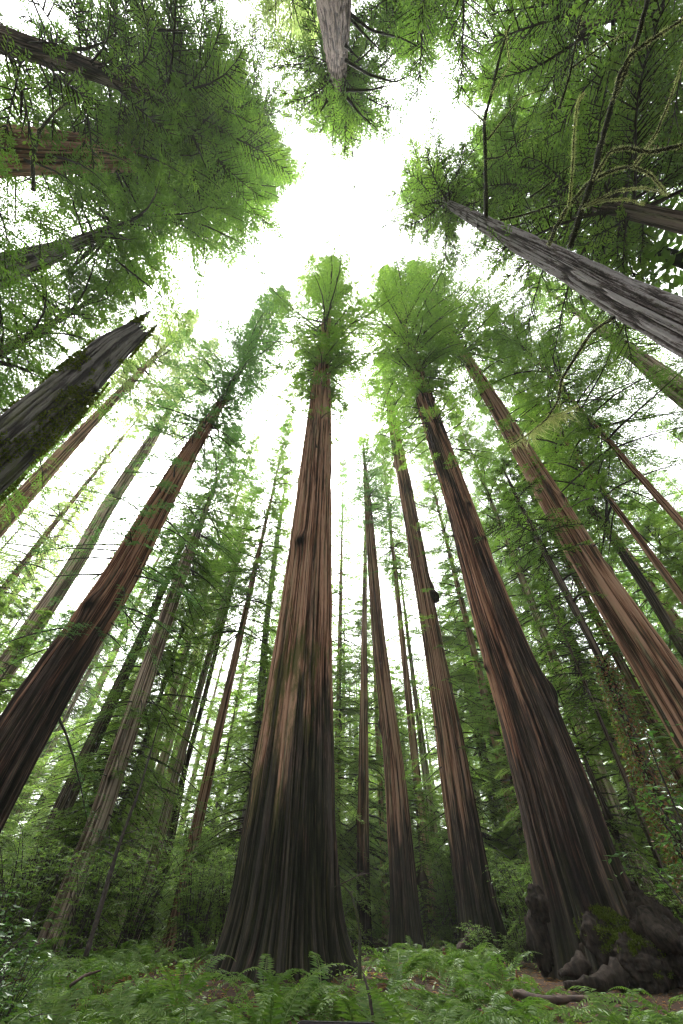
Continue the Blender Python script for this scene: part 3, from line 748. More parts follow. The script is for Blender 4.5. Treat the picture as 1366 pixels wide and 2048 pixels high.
build_tree('X', 'thin black stem in front of the reddish lit trunk at lower right', 24.0,
    [((1326, 1760), (1338, 1760)), ((1237, 1536), (1247, 1536))],
    16, 'bark_dark', dict(z0=9, z1=16, R=2.4, n=36, mat='leaf_redwood', sparse=(4, 9, 8, 1.4), twigs=True), name='leaning_tree', nth=32, dz=0.3, amp=0.01, seed=27)
build_tree('Y', 'thick reddish trunk at the top right edge behind mossy branches', 20.0,
    [((1366, 320), (1366, 215)), ((1310, 312), (1310, 240))],
    84, 'bark_clean', dict(z0=34, z1=84, R=5.5, n=260, elev=(-14, 30), mat='leaf_redwood', clump=0.7, low=0.7, top_pow=0.5), nth=96, dz=0.35, amp=0.05, seed=28, group='trees rising overhead')

# overhead trees whose trunks stay outside the frame or behind leaves: only their crowns reach in
def free_tree(key, label, az, d, height, r, bark, crown, seed, name='redwood_tree', group='trees rising overhead', lean=(0, 0), nth=40, dz=0.6):
    bx, by = polar(az, d)
    g = gz(bx, by) - 0.2
    H = height - g
    root = thing(name, label, 'tree', (bx, by, g), 0, group)
    axis = lambda z: np.stack((lean[0] * (z / H) ** 1.3, lean[1] * (z / H) ** 1.3), -1) if not np.isscalar(z) else np.array([[lean[0] * (z / H), lean[1] * (z / H)]])
    rad = lambda z: np.clip(r * (1 - z / H) ** 0.8, 0.03, None)
    obj('trunk', trunk_mesh('trunk', axis, rad, 0.0, H, bark, nth, dz, 0.03, 8, 0.3, 1.0, seed=seed, r0=r), root)
    c = dict(crown); c['n'] = int(c['n'] * (0.58 if key[0] == 'o' else 0.75)); dist = math.hypot(d, (c['z0'] + c['z1']) / 2 * 0.9)
    obj('crown', crown_mesh('crown', axis, c.pop('z0') - g, min(c.pop('z1') - g, H), c.pop('R'), c.pop('n'), dist, c.pop('mat', 'leaf_redwood'), seed, trunk_r=r * .7, **c), root)
    TREES[key] = dict(root=root, axis=axis, rad=rad, g=g, pos=(bx, by), H=H)
    return root

OV = [
    ('m1', 'slim redwood with gappy crown left of the slender grey trunk', -15.5, 36, 62, 0.45, 'bark_clean', dict(z0=20, z1=62, R=4.4, n=260, mat='leaf_hemlock', low=0.7, clump=0.8)),
    ('m2', 'pale crowned redwood between the pale leaning trunk and pale based redwood', -22.5, 47, 70, 0.5, 'bark_pale', dict(z0=24, z1=70, R=4.6, n=250, mat='leaf_pale', low=0.7, clump=0.8)),
    ('m3', 'soft green crown between the narrow redwood and the burl redwood', 10.2, 44, 72, 0.5, 'bark_clean', dict(z0=34, z1=72, R=4.8, n=260, mat='leaf_hemlock', low=0.7, clump=0.8)),
    ('m4', 'redwood crown right of the burl redwood and behind the massive dark redwood', 20.5, 42, 66, 0.5, 'bark_clean', dict(z0=16, z1=66, R=4.6, n=280, mat='leaf_hemlock', low=0.7, clump=0.8)),
    ('m5', 'leafy redwood close behind the massive dark redwood at its right', 30.5, 33, 60, 0.45, 'bark_pale', dict(z0=10, z1=60, R=4.6, n=280, mat='leaf_hemlock', low=0.7, clump=0.7)),
    ('m6', 'leafy redwood behind the ivy wrapped stem', 37.5, 36, 62, 0.45, 'bark_clean', dict(z0=12, z1=62, R=4.8, n=270, mat='leaf_redwood', low=0.7, clump=0.7)),
    ('m7', 'pale crowned redwood between the whitish trunk and the slim reddish trunk', -46, 50, 70, 0.5, 'bark_clean', dict(z0=20, z1=70, R=4.6, n=260, mat='leaf_pale', low=0.7, clump=0.8)),
    ('m8', 'pale green redwood left of the slim reddish trunk', -55, 44, 56, 0.45, 'bark_clean', dict(z0=12, z1=56, R=4.4, n=260, mat='leaf_hemlock', low=0.7, clump=0.8)),
    ('m9', 'feathery redwood between the giant central redwood and the slim trunk', 0.2, 52, 76, 0.45, 'bark_clean', dict(z0=18, z1=76, R=4.0, n=260, mat='leaf_hemlock', low=0.7, clump=0.9)),
    ('o1', 'bright green crown filling the upper right above the grey fir', 82, 15, 62, 0.6, 'bark_dark', dict(z0=26, z1=62, R=5.1, n=200, mat='leaf_hemlock', low=0.8, twigs=True, top_pow=0.5)),
    ('o2', 'green crown at the very top right beyond the forked mossy branch', 112, 15, 60, 0.6, 'bark_dark', dict(z0=24, z1=60, R=5.5, n=180, mat='leaf_hemlock', low=0.8, twigs=True, top_pow=0.5, clump=0.5)),
    ('o3', 'leafy crown right of the top trunk overhead', 154, 10, 64, 0.5, 'bark_grey', dict(z0=34, z1=64, R=4.6, n=230, mat='leaf_redwood', low=0.8, twigs=True, top_pow=0.5)),
    ('o4', 'dense dark crown filling the top left corner', -133, 25, 80, 0.7, 'bark_dark', dict(z0=34, z1=80, R=5.1, n=300, mat='leaf_redwood', low=0.8, twigs=True, top_pow=0.5)),
    ('o5', 'pale feathery crown at the top edge left of the top trunk', -152, 12.5, 84, 0.5, 'bark_grey', dict(z0=44, z1=84, R=4.4, n=200, mat='leaf_pale', low=0.7)),
    ('o7', 'green crown beside the pale mossy trunk at the right edge', 52, 24, 56, 0.28, 'bark_red', dict(z0=24, z1=56, R=5.1, n=210, mat='leaf_hemlock', low=0.8)),
    ('o8', 'dark hanging foliage left of the snag top', -66, 22, 44, 0.5, 'bark_dark', dict(z0=18, z1=44, R=5.5, n=240, mat='leaf_redwood', low=0.8)),
    ('o9', 'green crown behind the tall right hand redwood below the grey fir', 47, 27, 58, 0.28, 'bark_red', dict(z0=22, z1=58, R=5.5, n=190, mat='leaf_hemlock', low=0.8)),
]
for i, (k, lab, az, d, h, r, bk, cr_) in enumerate(OV):
    free_tree(k, lab, az, d, h, r, bk, cr_, 60 + i, group='trees rising overhead' if k[0] == 'o' else 'redwoods around the clearing')

# ------------------------------------------------------------------ background forest: shared trees copied round the clearing
def proto_tree(name, H, r, bark, crown, seed, dist):
    root = thing(name, 'x', 'tree')
    axis = lambda z: np.stack((0.25 * np.sin(z * 0.07 + seed), 0.25 * np.cos(z * 0.06 + seed)), -1)
    rad = lambda z: np.clip(r * (1 - z / H) ** 0.75, 0.02, None)
    obj('trunk', trunk_mesh('trunk', axis, rad, 0.0, H, bark, 40, 0.6, 0.03, 7, 0.35, 0.9, knots=2, seed=seed, r0=r), root)
    c = dict(crown)
    obj('crown', crown_mesh('crown', axis, c.pop('z0'), c.pop('z1'), c.pop('R'), c.pop('n'), dist, c.pop('mat'), seed, trunk_r=r * .7, **c), root)
    return root

BGP = [
    proto_tree('redwood_tree', 60, 0.85, 'bark_red', dict(z0=22, z1=60, R=4.2, n=170, mat='leaf_hemlock', sparse=(5, 22, 30, 2.2), elev=(-20, 30), clump=0.8), 101, 60),
    proto_tree('redwood_tree', 66, 0.70, 'bark_clean', dict(z0=28, z1=66, R=3.8, n=160, mat='leaf_redwood', sparse=(6, 28, 34, 2.0), elev=(-20, 30), clump=0.8), 102, 60),
    proto_tree('redwood_tree', 54, 0.55, 'bark_pale', dict(z0=18, z1=54, R=3.6, n=160, mat='leaf_hemlock', sparse=(4, 18, 26, 2.0), elev=(-22, 25), clump=0.9), 103, 60),
    proto_tree('redwood_tree', 46, 0.45, 'bark_dark', dict(z0=12, z1=46, R=3.8, n=190, mat='leaf_bluish', sparse=(3, 12, 20, 2.0), elev=(-22, 20), clump=0.9), 104, 55),
]
USP = [
    proto_tree('hemlock_tree', 17, 0.16, 'bark_dark', dict(z0=1.2, z1=17, R=2.9, n=120, mat='leaf_young', elev=(-12, 30), clump=0.4, low=0.9, leafk=0.8), 111, 30),
    proto_tree('hemlock_tree', 13, 0.13, 'bark_dark', dict(z0=0.8, z1=13, R=2.7, n=105, mat='leaf_young', elev=(-15, 30), clump=0.4, low=0.9, leafk=0.8), 112, 28),
    proto_tree('hemlock_tree', 21, 0.20, 'bark_dark', dict(z0=2.0, z1=21, R=3.2, n=140, mat='leaf_young', elev=(-14, 30), clump=0.5, low=0.9, leafk=0.8), 113, 32),
    proto_tree('hemlock_tree', 9, 0.09, 'bark_dark', dict(z0=0.5, z1=9, R=2.3, n=90, mat='leaf_young', elev=(-18, 25), clump=0.3, low=0.95, leafk=0.75), 114, 24),
]

LAND = [(-36, 'the big leaning redwood'), (-26, 'the pale based redwood'), (-19, 'the pale leaning trunk'), (-10.5, 'the slender grey trunk'), (-5, 'the giant central redwood'),
        (3.5, 'the slim straight trunk'), (7.2, 'the narrow redwood'), (14.8, 'the burl redwood'), (25, 'the massive dark redwood'), (35, 'the ivy wrapped stem'), (44, 'the thin dark trunk')]
ORD = ['nearest', 'second nearest', 'third nearest', 'fourth nearest', 'fifth nearest', 'sixth nearest', 'seventh nearest', 'eighth nearest', 'ninth nearest', 'tenth nearest', 'eleventh nearest', 'twelfth nearest', 'thirteenth nearest', 'fourteenth nearest', 'fifteenth nearest', 'sixteenth nearest', 'seventeenth nearest', 'eighteenth nearest', 'nineteenth nearest', 'twentieth nearest'] + ['%d%s nearest' % (k, {1: 'st', 2: 'nd', 3: 'rd'}.get(k % 10, 'th')) for k in range(21, 60)]
def sector(az):
    for i in range(len(LAND) - 1):
        if LAND[i][0] <= az < LAND[i + 1][0]:
            return 'between %s and %s' % (LAND[i][1], LAND[i + 1][1])
    return 'left of the big leaning redwood' if az < LAND[0][0] else 'right of the thin dark trunk'

SHOWN = ('C', 'D', 'D2', 'O', 'Q', 'E')
def hides_trunk(az, d, rc):
    for k in SHOWN:
        t = TREES[k]; x, y = t['pos']; dt = math.hypot(x, y); at = math.degrees(math.atan2(x, y))
        if d < dt and abs(az - at) < math.degrees(rc / d + float(t['rad'](np.array([2.0]))[0]) / dt):
            return True
    return False
def place_wood(protos, spots, word, group):
    used = set(); sect = {}
    for (az, d, k, sc, rz) in sorted(spots, key=lambda s: s[1]):
        x, y = polar(az, d)
        p = protos[k]
        if k not in used: o = p; used.add(k)
        else: o = copy_tree(p)
        o.location = (x, y, gz(x, y) - 0.1); o.scale = (sc, sc, sc); o.rotation_euler = (0, 0, rz)
        s = sector(az); n = sect.get(s, 0); sect[s] = n + 1
        o['label'] = '%s %s %s' % (ORD[n], word, s)
        o['group'] = group
BLOCK = [(-5.2, 1.5, 17), (25.2, 1.5, 19)]
def clear_of_trunks(az, d, extra=1.2):
    x, y = polar(az, d)
    for t in TREES.values():
        if math.hypot(t['pos'][0] - x, t['pos'][1] - y) < extra + float(t['rad'](np.array([1.0]))[0]):
            return False
    return True
rb = random.Random(77)
spots = []
for i in range(105):
    for _ in range(40):
        az = rb.uniform(-78, 74); d = 44 + 75 * rb.random() ** 0.9
        if clear_of_trunks(az, d, 2.5) and all(math.hypot(polar(az, d)[0] - polar(s[0], s[1])[0], polar(az, d)[1] - polar(s[0], s[1])[1]) > 4.5 for s in spots):
            break
    spots.append((az, d, rb.randrange(4), rb.uniform(0.8, 1.2), rb.uniform(0, 6.28)))
place_wood(BGP, spots, 'background redwood', 'redwoods in the background forest')
spots = []
for i in range(135):
    for _ in range(40):
        az = rb.uniform(-62, 58); d = 26 + 55 * rb.random() ** 0.9
        if clear_of_trunks(az, d, 1.4) and not hides_trunk(az, d, 2.3) and all(math.hypot(polar(az, d)[0] - polar(s[0], s[1])[0], polar(az, d)[1] - polar(s[0], s[1])[1]) > 2.6 for s in spots):
            break
    spots.append((az, d, rb.randrange(4), rb.uniform(0.75, 1.15) * (1.0 if d < 36 else 1.45), rb.uniform(0, 6.28)))
place_wood(USP, spots, 'young hemlock', 'young hemlocks under the redwoods')

# ------------------------------------------------------------------ shrubs
def shrub_mesh(H, R, nst, leaf, mat, seed, per=90, droop=0.3, wide=0.5):
    rs = np.random.default_rng(seed); bag = Bag()
    for k in range(nst):
        a = rs.random() * 6.28; r1 = R * (0.2 + 0.8 * rs.random()); h = H * (0.55 + 0.45 * rs.random())
        b = np.array((rs.normal(0, 0.12 * R), rs.normal(0, 0.12 * R), 0))
        pts = smooth_path([b, b + (math.cos(a) * r1 * .3, math.sin(a) * r1 * .3, h * .55), b + (math.cos(a) * r1 * .75, math.sin(a) * r1 * .75, h * .9), b + (math.cos(a) * r1, math.sin(a) * r1, h * (1 - droop * .4))], 12)
        V, Q = tube(pts, np.linspace(0.006 * H + 0.004, 0.003, 12), 4); bag.add(V, Q, 1)
        # side twigs then leaves
        nt = 9
        for q in range(nt):
            t = 0.25 + 0.75 * (q + rs.random()) / nt
            p = pts[min(11, int(t * 11))]; aa = rs.random() * 6.28
            d = np.array((math.cos(aa), math.sin(aa), 0.15 + 0.5 * rs.random())); d /= np.linalg.norm(d)
            l = R * (0.22 + 0.3 * rs.random())
            e = np.stack([p + d * l * s - np.array((0, 0, droop * l * s * s)) for s in np.linspace(0, 1, 5)])
            V, Q = tube(e, np.linspace(0.004, 0.002, 5), 3); bag.add(V[:-2], Q[:12], 1)
            m = max(4, per // nt)
            s = (np.arange(m) + rs.random(m)) / m
            P = p[None] + d[None] * (l * s)[:, None]; P[:, 2] -= droop * l * s * s
            la = aa + np.where(np.arange(m) % 2 == 0, 1, -1) * (0.6 + 0.7 * rs.random(m))
            D = np.stack((np.cos(la), np.sin(la), (rs.random(m) - 0.55) * 0.9), -1); D /= np.linalg.norm(D, axis=1, keepdims=True)
            Nn = np.stack((rs.normal(0, .45, m), rs.normal(0, .45, m), np.ones(m)), -1)
            ll = leaf * (0.6 + 0.6 * rs.random(m))
            V = leaves_on(P, D, Nn, ll, ll * wide, rs)
            bag.add(V, np.arange(len(V)).reshape(-1, 4), 0, np.repeat(np.clip(rs.random() * 0.5 + 0.5 * rs.random(m), 0, 1), 4))
    return bag

SHP = {}
def shrub_proto(key, *a, **k):
    mat = a[4]
    SHP[key] = a, k, mat
def make_shrub(key, kind, label, az, d, sc, rz, group, cat='shrub', name=None):
    x, y = polar(az, d)
    if key not in SHB:
        (H, R, nst, leaf, mat, seed), kw = SHDEF[key]
        b = shrub_mesh(H, R, nst, leaf, mat, seed, **kw)
        # foliage and stems are separate parts
        V = np.vstack(b.V); Qa = np.vstack(b.Q); Mi = np.concatenate(b.M); T = np.concatenate(b.T)
        fo = mesh_from('foliage', V, Qa[Mi == 0], [M[mat]], attrs={'tint': ('FLOAT', 'POINT', T)})
        st = mesh_from('stems', V, Qa[Mi == 1], [M['twig']], attrs={'tint': ('FLOAT', 'POINT', T)})
        SHB[key] = (fo, st)
    root = thing(name or 'shrub', label, cat, (x, y, gz(x, y) - 0.03), rz, group)
    root.scale = (sc, sc, sc)
    obj('foliage', SHB[key][0], root); obj('stems', SHB[key][1], root)
    return root
SHB = {}
SHDEF = {
    'glossy': ((1.9, 0.9, 16, 0.085, 'leaf_broad', 201), dict(per=80, wide=0.48)),
    'rhodo': ((4.6, 1.5, 12, 0.16, 'leaf_broad', 202), dict(per=70, wide=0.36, droop=0.5)),
    'huckle': ((3.6, 1.7, 22, 0.10, 'leaf_bush', 203), dict(per=150, wide=0.55)),
    'low': ((1.1, 0.8, 18, 0.06, 'leaf_bush', 204), dict(per=110, wide=0.55)),
    'tall': ((6.5, 2.4, 26, 0.16, 'leaf_bush', 205), dict(per=170, wide=0.5)),
}
shr = [
    ('glossy', 'glossy dark leaved shrub spilling in at the lower left edge', -32.5, 6.2, 1.0), ('glossy', 'glossy shrub behind the lower left corner shrub', -31.5, 8.2, 1.0),
    ('glossy', 'low glossy shrub at the bottom left corner', -30.0, 4.9, 0.62), ('glossy', 'glossy shrub among ferns right of the left corner shrubs', -27.5, 9.4, 0.75),
    ('rhodo', 'tall shrub with long glossy leaves at the right edge', 36.8, 9.2, 0.95), ('rhodo', 'long leaved shrub behind the right edge shrub', 38.5, 13.5, 1.0),
    ('low', 'small round leaved bush at the foot of the burl redwood', 14.6, 24.8, 1.35), ('low', 'small bush between the burl redwood and the massive dark redwood', 17.3, 25.5, 1.0),
    ('huckle', 'pale speckled bush left of the giant central redwood', -13.5, 24, 1.2), ('huckle', 'leafy bush beside the thin black pole', -19.5, 22, 1.1),
    ('huckle', 'bush in front of the pale based redwood', -24.0, 20.5, 1.15), ('huckle', 'dense bush at the left under the big leaning redwood', -29.0, 19.0, 1.15),
    ('huckle', 'speckled bush between the burl redwood and the massive dark redwood', 18.8, 31, 1.5), ('huckle', 'tall leafy bush behind the burl redwood', 17.0, 36, 1.7),
    ('huckle', 'bush between the giant central redwood and the slim trunk', 0.6, 30, 0.9), ('huckle', 'bush between the narrow redwood and the burl redwood', 11.0, 36, 1.1),
    ('huckle', 'bush right of the massive dark redwood', 33.0, 22, 1.0), ('huckle', 'bush at the far right behind the burls', 36.5, 19, 0.9),
    ('tall', 'tall thicket bush left of the slender grey trunk', -14.5, 33, 1.0), ('tall', 'tall thicket bush behind the pale leaning trunk', -18.5, 47, 1.2),
    ('tall', 'tall thicket bush right of the burl redwood', 19.5, 42, 1.2), ('tall', 'tall thicket bush behind the slim straight trunk', 1.8, 52, 1.2), ('tall', 'tall thicket bush behind the narrow redwood', 9.5, 48, 1.1),
    ('tall', 'tall thicket bush left of the pale based redwood', -31.5, 34, 1.0), ('tall', 'tall thicket bush right of the ivy wrapped stem', 38.5, 30, 1.0), ('tall', 'tall thicket bush behind the reddish lit trunk', 31.5, 46, 1.2),
]
for i, (k, lab, az, d, sc) in enumerate(shr):
    make_shrub(k, k, lab, az, d, sc, i * 2.1, 'shrubs of the understorey')

bush_spots = []
rq = random.Random(19)
for i in range(34):
    for _ in range(40):
        az = rq.uniform(-44, 42); d = 21 + 26 * rq.random()
        if clear_of_trunks(az, d, 1.6) and not hides_trunk(az, d, 1.7) and all(math.hypot(polar(az, d)[0] - polar(s[0], s[1])[0], polar(az, d)[1] - polar(s[0], s[1])[1]) > 2.6 for s in bush_spots):
            break
    bush_spots.append((az, d))
bn = {}
for (az, d) in sorted(bush_spots, key=lambda s: s[1]):
    sc_ = sector(az); n = bn.get(sc_, 0); bn[sc_] = n + 1
    make_shrub('huckle' if d < 33 else 'tall', '', '%s light green thicket bush %s' % (ORD[n], sc_), az, d, rq.uniform(0.85, 1.35), rq.random() * 6.28, 'light green thicket bushes')

# ------------------------------------------------------------------ ferns
def frond_mesh(seed, brown=False, L=1.0, arch=0.75):
    rs = np.random.default_rng(seed); bag = Bag()
    n = 34
    s = np.linspace(0, 1, n)
    ang0 = math.radians(72 + 8 * rs.random()); ang1 = math.radians(-15 - 50 * arch * rs.random() - 15 * arch)
    ang = ang0 + (ang1 - ang0) * s ** 1.15
    dx = np.cos(ang) * L / n; dz = np.sin(ang) * L / n
    X = np.cumsum(dx); Z = np.cumsum(dz); Y = 0.05 * L * np.sin(s * 3 + seed) * s
    P = np.stack((X, Y, Z), -1)
    V, Q = tube(P[::3], np.linspace(0.006, 0.0015, len(P[::3])), 4); bag.add(V, Q, 0, 0.75)
    T = np.gradient(P, axis=0); T /= np.linalg.norm(T, axis=1, keepdims=True)
    sd = np.cross(T, np.array((0, 0, 1.0))); sd = np.where(np.abs(T[:, 2:3]) > 0.95, np.array((0, -1.0, 0)), sd)
    sd /= np.linalg.norm(sd, axis=1, keepdims=True) + 1e-9
    up_ = np.cross(sd, T)
    fac = np.clip((s - 0.10) / 0.14, 0, 1) * (1 - np.clip((s - 0.30) / 0.72, 0, 1) ** 1.4)
    pl = 0.125 * L * fac + 0.004
    ok = s > 0.10
    for sg in (1, -1):
        D = sd * sg + T * 0.28 + up_ * (0.10 - 0.30 * rs.random((n, 1))) - np.array((0, 0, 0.18)) * s[:, None]
        D /= np.linalg.norm(D, axis=1, keepdims=True)
        Nn = up_ + rs.normal(0, 0.16, (n, 3))
        V = leaves_on(P[ok], D[ok], Nn[ok], pl[ok] * (0.88 + 0.24 * rs.random(ok.sum())), np.full(ok.sum(), 0.030 * L) * (0.5 + 0.5 * fac[ok]), rs)
        bag.add(V, np.arange(len(V)).reshape(-1, 4), 0, np.repeat(np.clip(0.25 + 0.4 * rs.random(ok.sum()) + 0.2 * s[ok], 0, 1), 4))
    return bag.mesh('frond', [M['fern_brown'] if brown else M['fern_green']])
FR = [frond_mesh(300 + i, False, 1.0, 0.4 + 0.16 * i) for i in range(7)]
FRB = [frond_mesh(320 + i, True, 0.9, 1.3) for i in range(2)]

def make_fern(label, x, y, size, seed, group, n=14, nb=2):
    r = random.Random(seed)
    root = thing('sword_fern', label, 'fern', (x, y, gz(x, y) - 0.02), r.random() * 6.28, group)
    for k in range(n + nb):
        br = k >= n
        o = obj('frond', (FRB if br else FR)[r.randrange(2 if br else 7)], root)
        a = k * 2.39996 + r.random() * 0.7
        sc = size * (0.72 + 0.5 * r.random()) * (0.8 if br else 1)
        tilt = r.uniform(-0.15, 0.35) + (0.45 if br else 0) + 0.25 * (k % 3 == 0)
        o.rotation_euler = (r.uniform(-.25, .25), tilt, a)
        o.scale = (sc, sc * r.uniform(.85, 1.15), sc)
        o.location = (0.05 * math.cos(a), 0.05 * math.sin(a), 0)
    return root
rf = random.Random(42)
ferns = []
def fern_ok(x, y):
    az = math.degrees(math.atan2(x, y)); d = math.hypot(x, y)
    if -9.8 < az + 0.25 * (d - 12) < -6.3: return False                    # bare dirt path to the giant's foot
    if d > 12.5 and 19 < az < 34: return False                            # bare dirt before the burls
    for t in TREES.values():
        if math.hypot(t['pos'][0] - x, t['pos'][1] - y) < 1.1 + 1.7 * float(t['rad'](np.array([0.5]))[0]): return False
    return all(math.hypot(f[0] - x, f[1] - y) > 0.62 for f in ferns)
for i in range(4000):
    if len(ferns) >= 110: break
    az = rf.uniform(-34, 34); d = 4.6 + 17 * rf.random() ** 1.15
    x, y = polar(az, d)
    if abs(az) > 36 - 0.0 * d or not fern_ok(x, y): continue
    if d > 12 and az > -11 and rf.random() < 0.2: continue
    ferns.append((x, y, az, d))
ferns.sort(key=lambda f: f[3])
zone_n = {}
for i, (x, y, az, d) in enumerate(ferns):
    z = ('at the lower left' if az < -17 else 'left of the dirt path' if az < -8 else 'before the giant central redwood' if az < 1.5 else 'before the narrow redwood' if az < 10.5 else 'before the burl redwood' if az < 19 else 'before the massive dark redwood')
    n = zone_n.get(z, 0); zone_n[z] = n + 1
    make_fern('green sword fern, number %d' % n, x, y, (1.36 if d < 9 else 1.5) * rf.uniform(0.78, 1.12), 500 + i, 'sword ferns on the forest floor', n=15 if d < 9 else 12, nb=2 if rf.random() < .5 else 5)
    COL.objects['sword_fern' if i == 0 else 'sword_fern.%03d' % i]['label'] = '%s sword fern %s' % (['nearest', 'second nearest', 'third nearest', 'fourth nearest', 'fifth nearest', 'sixth nearest', 'seventh nearest', 'eighth nearest', 'ninth nearest', 'tenth nearest'][n] if n < 10 else 'one of the farther', z)

# leafy ground cover and litter nobody could count
def ground_cover():
    rs = np.random.default_rng(9); bag = Bag()
    n = 11000
    az = np.radians(rs.uniform(-40, 40, n)); d = 4 + 40 * rs.random(n) ** 1.2
    x, y = d * np.sin(az), d * np.cos(az)
    dens = fbm(x * 0.35, y * 0.35, 0 * x, 17, 3)
    deg = np.degrees(az) + 0.25 * (d - 12)
    keep = (dens > 0.44) & ~((deg > -9.8) & (deg < -6.3) & (d < 18)) & ~((d > 12) & (d < 19) & (np.degrees(az) > 19) & (np.degrees(az) < 34))
    x, y, d = x[keep], y[keep], d[keep]
    z = ground_h(x, y) + 0.03 + 0.22 * rs.random(len(x)) * (0.4 + d / 30)
    P = np.stack((x, y, z), -1)
    a = rs.random(len(x)) * 6.28
    D = np.stack((np.cos(a), np.sin(a), rs.normal(0.1, .35, len(x))), -1); D /= np.linalg.norm(D, axis=1, keepdims=True)
    Nn = np.stack((rs.normal(0, .4, len(x)), rs.normal(0, .4, len(x)), np.ones(len(x))), -1)
    l = 0.04 + 0.045 * rs.random(len(x)) + 0.0035 * d
    V = leaves_on(P, D, Nn, l, l * 0.6, rs)
    bag.add(V, np.arange(len(V)).reshape(-1, 4), 0, np.repeat(rs.random(len(x)), 4))
    o = obj('ground_cover', bag.mesh('ground_cover', [M['leaf_bush']]))
    tag(o, 'small green leaves covering the forest floor between the ferns', 'ground cover', kind='stuff')
    bag = Bag(); n = 30000
    az = np.radians(rs.uniform(-40, 40, n)); d = 3.5 + 24 * rs.random(n)
    x, y = d * np.sin(az), d * np.cos(az); z = ground_h(x, y) + 0.015
    a = rs.random(n) * 6.28
    D = np.stack((np.cos(a), np.sin(a), rs.normal(0, .12, n)), -1)
    Nn = np.stack((rs.normal(0, .2, n), rs.normal(0, .2, n), np.ones(n)), -1)
    l = 0.05 + 0.16 * rs.random(n) ** 2
    V = leaves_on(np.stack((x, y, z), -1), D, Nn, l, 0.02 + 0.1 * l, rs)
    bag.add(V, np.arange(len(V)).reshape(-1, 4), 0, np.repeat(rs.random(n), 4))
    n = 700
    az = np.radians(rs.uniform(-40, 40, n)); d = 3.5 + 24 * rs.random(n); x, y = d * np.sin(az), d * np.cos(az)
    for q in range(n):
        a = rs.random() * 6.28; l = 0.15 + 0.7 * rs.random() ** 3; c_, s_ = math.cos(a) * l, math.sin(a) * l
        p0 = (x[q], y[q], gz(x[q], y[q]) + .015); p1 = (x[q] + c_, y[q] + s_, gz(x[q] + c_, y[q] + s_) + 0.02 + 0.1 * l * rs.random())
        V, Q = tube(np.array([p0, ((p0[0] + p1[0]) / 2 + rs.normal(0, .05 * l), (p0[1] + p1[1]) / 2, (p0[2] + p1[2]) / 2 + .02), p1]), np.array((0.010, 0.008, 0.004)) * (0.6 + l), 4)
        bag.add(V, Q, 1, rs.random())
    o = obj('litter', bag.mesh('litter', [M['fern_brown'], M['log']]))
    tag(o, 'brown fallen needles and leaf litter on the bare dirt', 'litter', kind='stuff')
ground_cover()

# ------------------------------------------------------------------ details on the trees
def child_tube(root, name, world_pts, rad, mat, seg=8, wob=0.25, seed=0, n=None):
    o0 = np.array(root.location)
    P = smooth_path(np.asarray(world_pts, float) - o0, n or max(10, 5 * len(world_pts)))
    V, Q = tube(P, np.interp(np.linspace(0, 1, len(P)), np.linspace(0, 1, len(np.atleast_1d(rad))), np.atleast_1d(rad)), seg, wob, seed)
    o = obj(name, mesh_from(name, V, Q, [M[mat]], smooth=True), root)
    return o, P

def fuzz(parent, P, r, n, ln, seed, name='moss', mat='moss_fuzz', down=0.5, spread=1.0, cl=0.0):
    rs = np.random.default_rng(seed)
    t = rs.random(n) * (len(P) - 1); i = np.minimum(t.astype(int), len(P) - 2); f = (t - i)[:, None]
    C = P[i] * (1 - f) + P[i + 1] * f
    clump = vnoise(t * 0.8, 0 * t, 0 * t, seed)
    rr = np.interp(t / (len(P) - 1), np.linspace(0, 1, len(np.atleast_1d(r))), np.atleast_1d(r))
    d = rs.normal(0, 1, (n, 3)); d[:, 2] -= down; d /= np.linalg.norm(d, axis=1, keepdims=True)
    l = ln * (0.4 + 0.9 * rs.random(n)) * np.clip(0.55 + 0.8 * clump + cl * (clump - 0.5) * 2, 0.05, 3)
    V = leaves_on(C + d * rr[:, None] * 0.8, d, rs.normal(0, 1, (n, 3)), l, np.minimum(l * 0.17, 0.012) * spread, rs)
    b = Bag(); b.add(V, np.arange(len(V)).reshape(-1, 4), 0, np.repeat(rs.random(n), 4))
    return tag(obj(name, b.mesh(name, [M[mat]]), parent), kind='stuff')

def mossy(root, px, z, rad, seed, moss=1.0, parent=None):
    """a bare limb that follows pixel directions at roughly level height z (z may be a list)"""
    zz = np.broadcast_to(np.asarray(z, float), (len(px),)) if np.isscalar(z) else np.interp(np.linspace(0, 1, len(px)), np.linspace(0, 1, len(z)), z)
    W = [at_z(p[0], p[1], q) for p, q in zip(px, zz)]; rad = [0.88 * r for r in rad]
    o, P = child_tube(root, 'branch', W, rad, 'moss_branch', 7, 0.35, seed, n=max(14, 7 * len(px)))
    if moss > 0:
        L = float(np.sum(np.linalg.norm(np.diff(P, axis=0), axis=1)))
        fuzz(o, P, np.asarray(rad), int(650 * L * moss), 0.06, seed + 1)
    return o
RF = TREES['F']['root']
rF = 0.085
mossy(RF, [(1140, 496), (1160, 430), (1185, 360), (1207, 270), (1225, 200), (1233, 185), (1258, 125), (1278, 70), (1300, -20)], [17.6, 16.5], [0.115, 0.09, 0.06], 401, 0.35)
mossy(RF, [(1228, 195), (1240, 150), (1260, 110), (1290, 88), (1330, 62), (1380, 30)], [16.8, 16.3], [0.07, 0.05, 0.03], 402, 0.8)
mossy(RF, [(1098, 490), (1112, 455), (1135, 415), (1180, 362), (1215, 345), (1245, 335), (1267, 333), (1300, 348), (1335, 390)], [18.3, 16.2], [0.085, 0.06, 0.02], 403, 1.1)
mossy(RF, [(1267, 333), (1290, 300), (1312, 268), (1340, 200), (1366, 120)], 16.4, [0.04, 0.015], 404, 1.1)
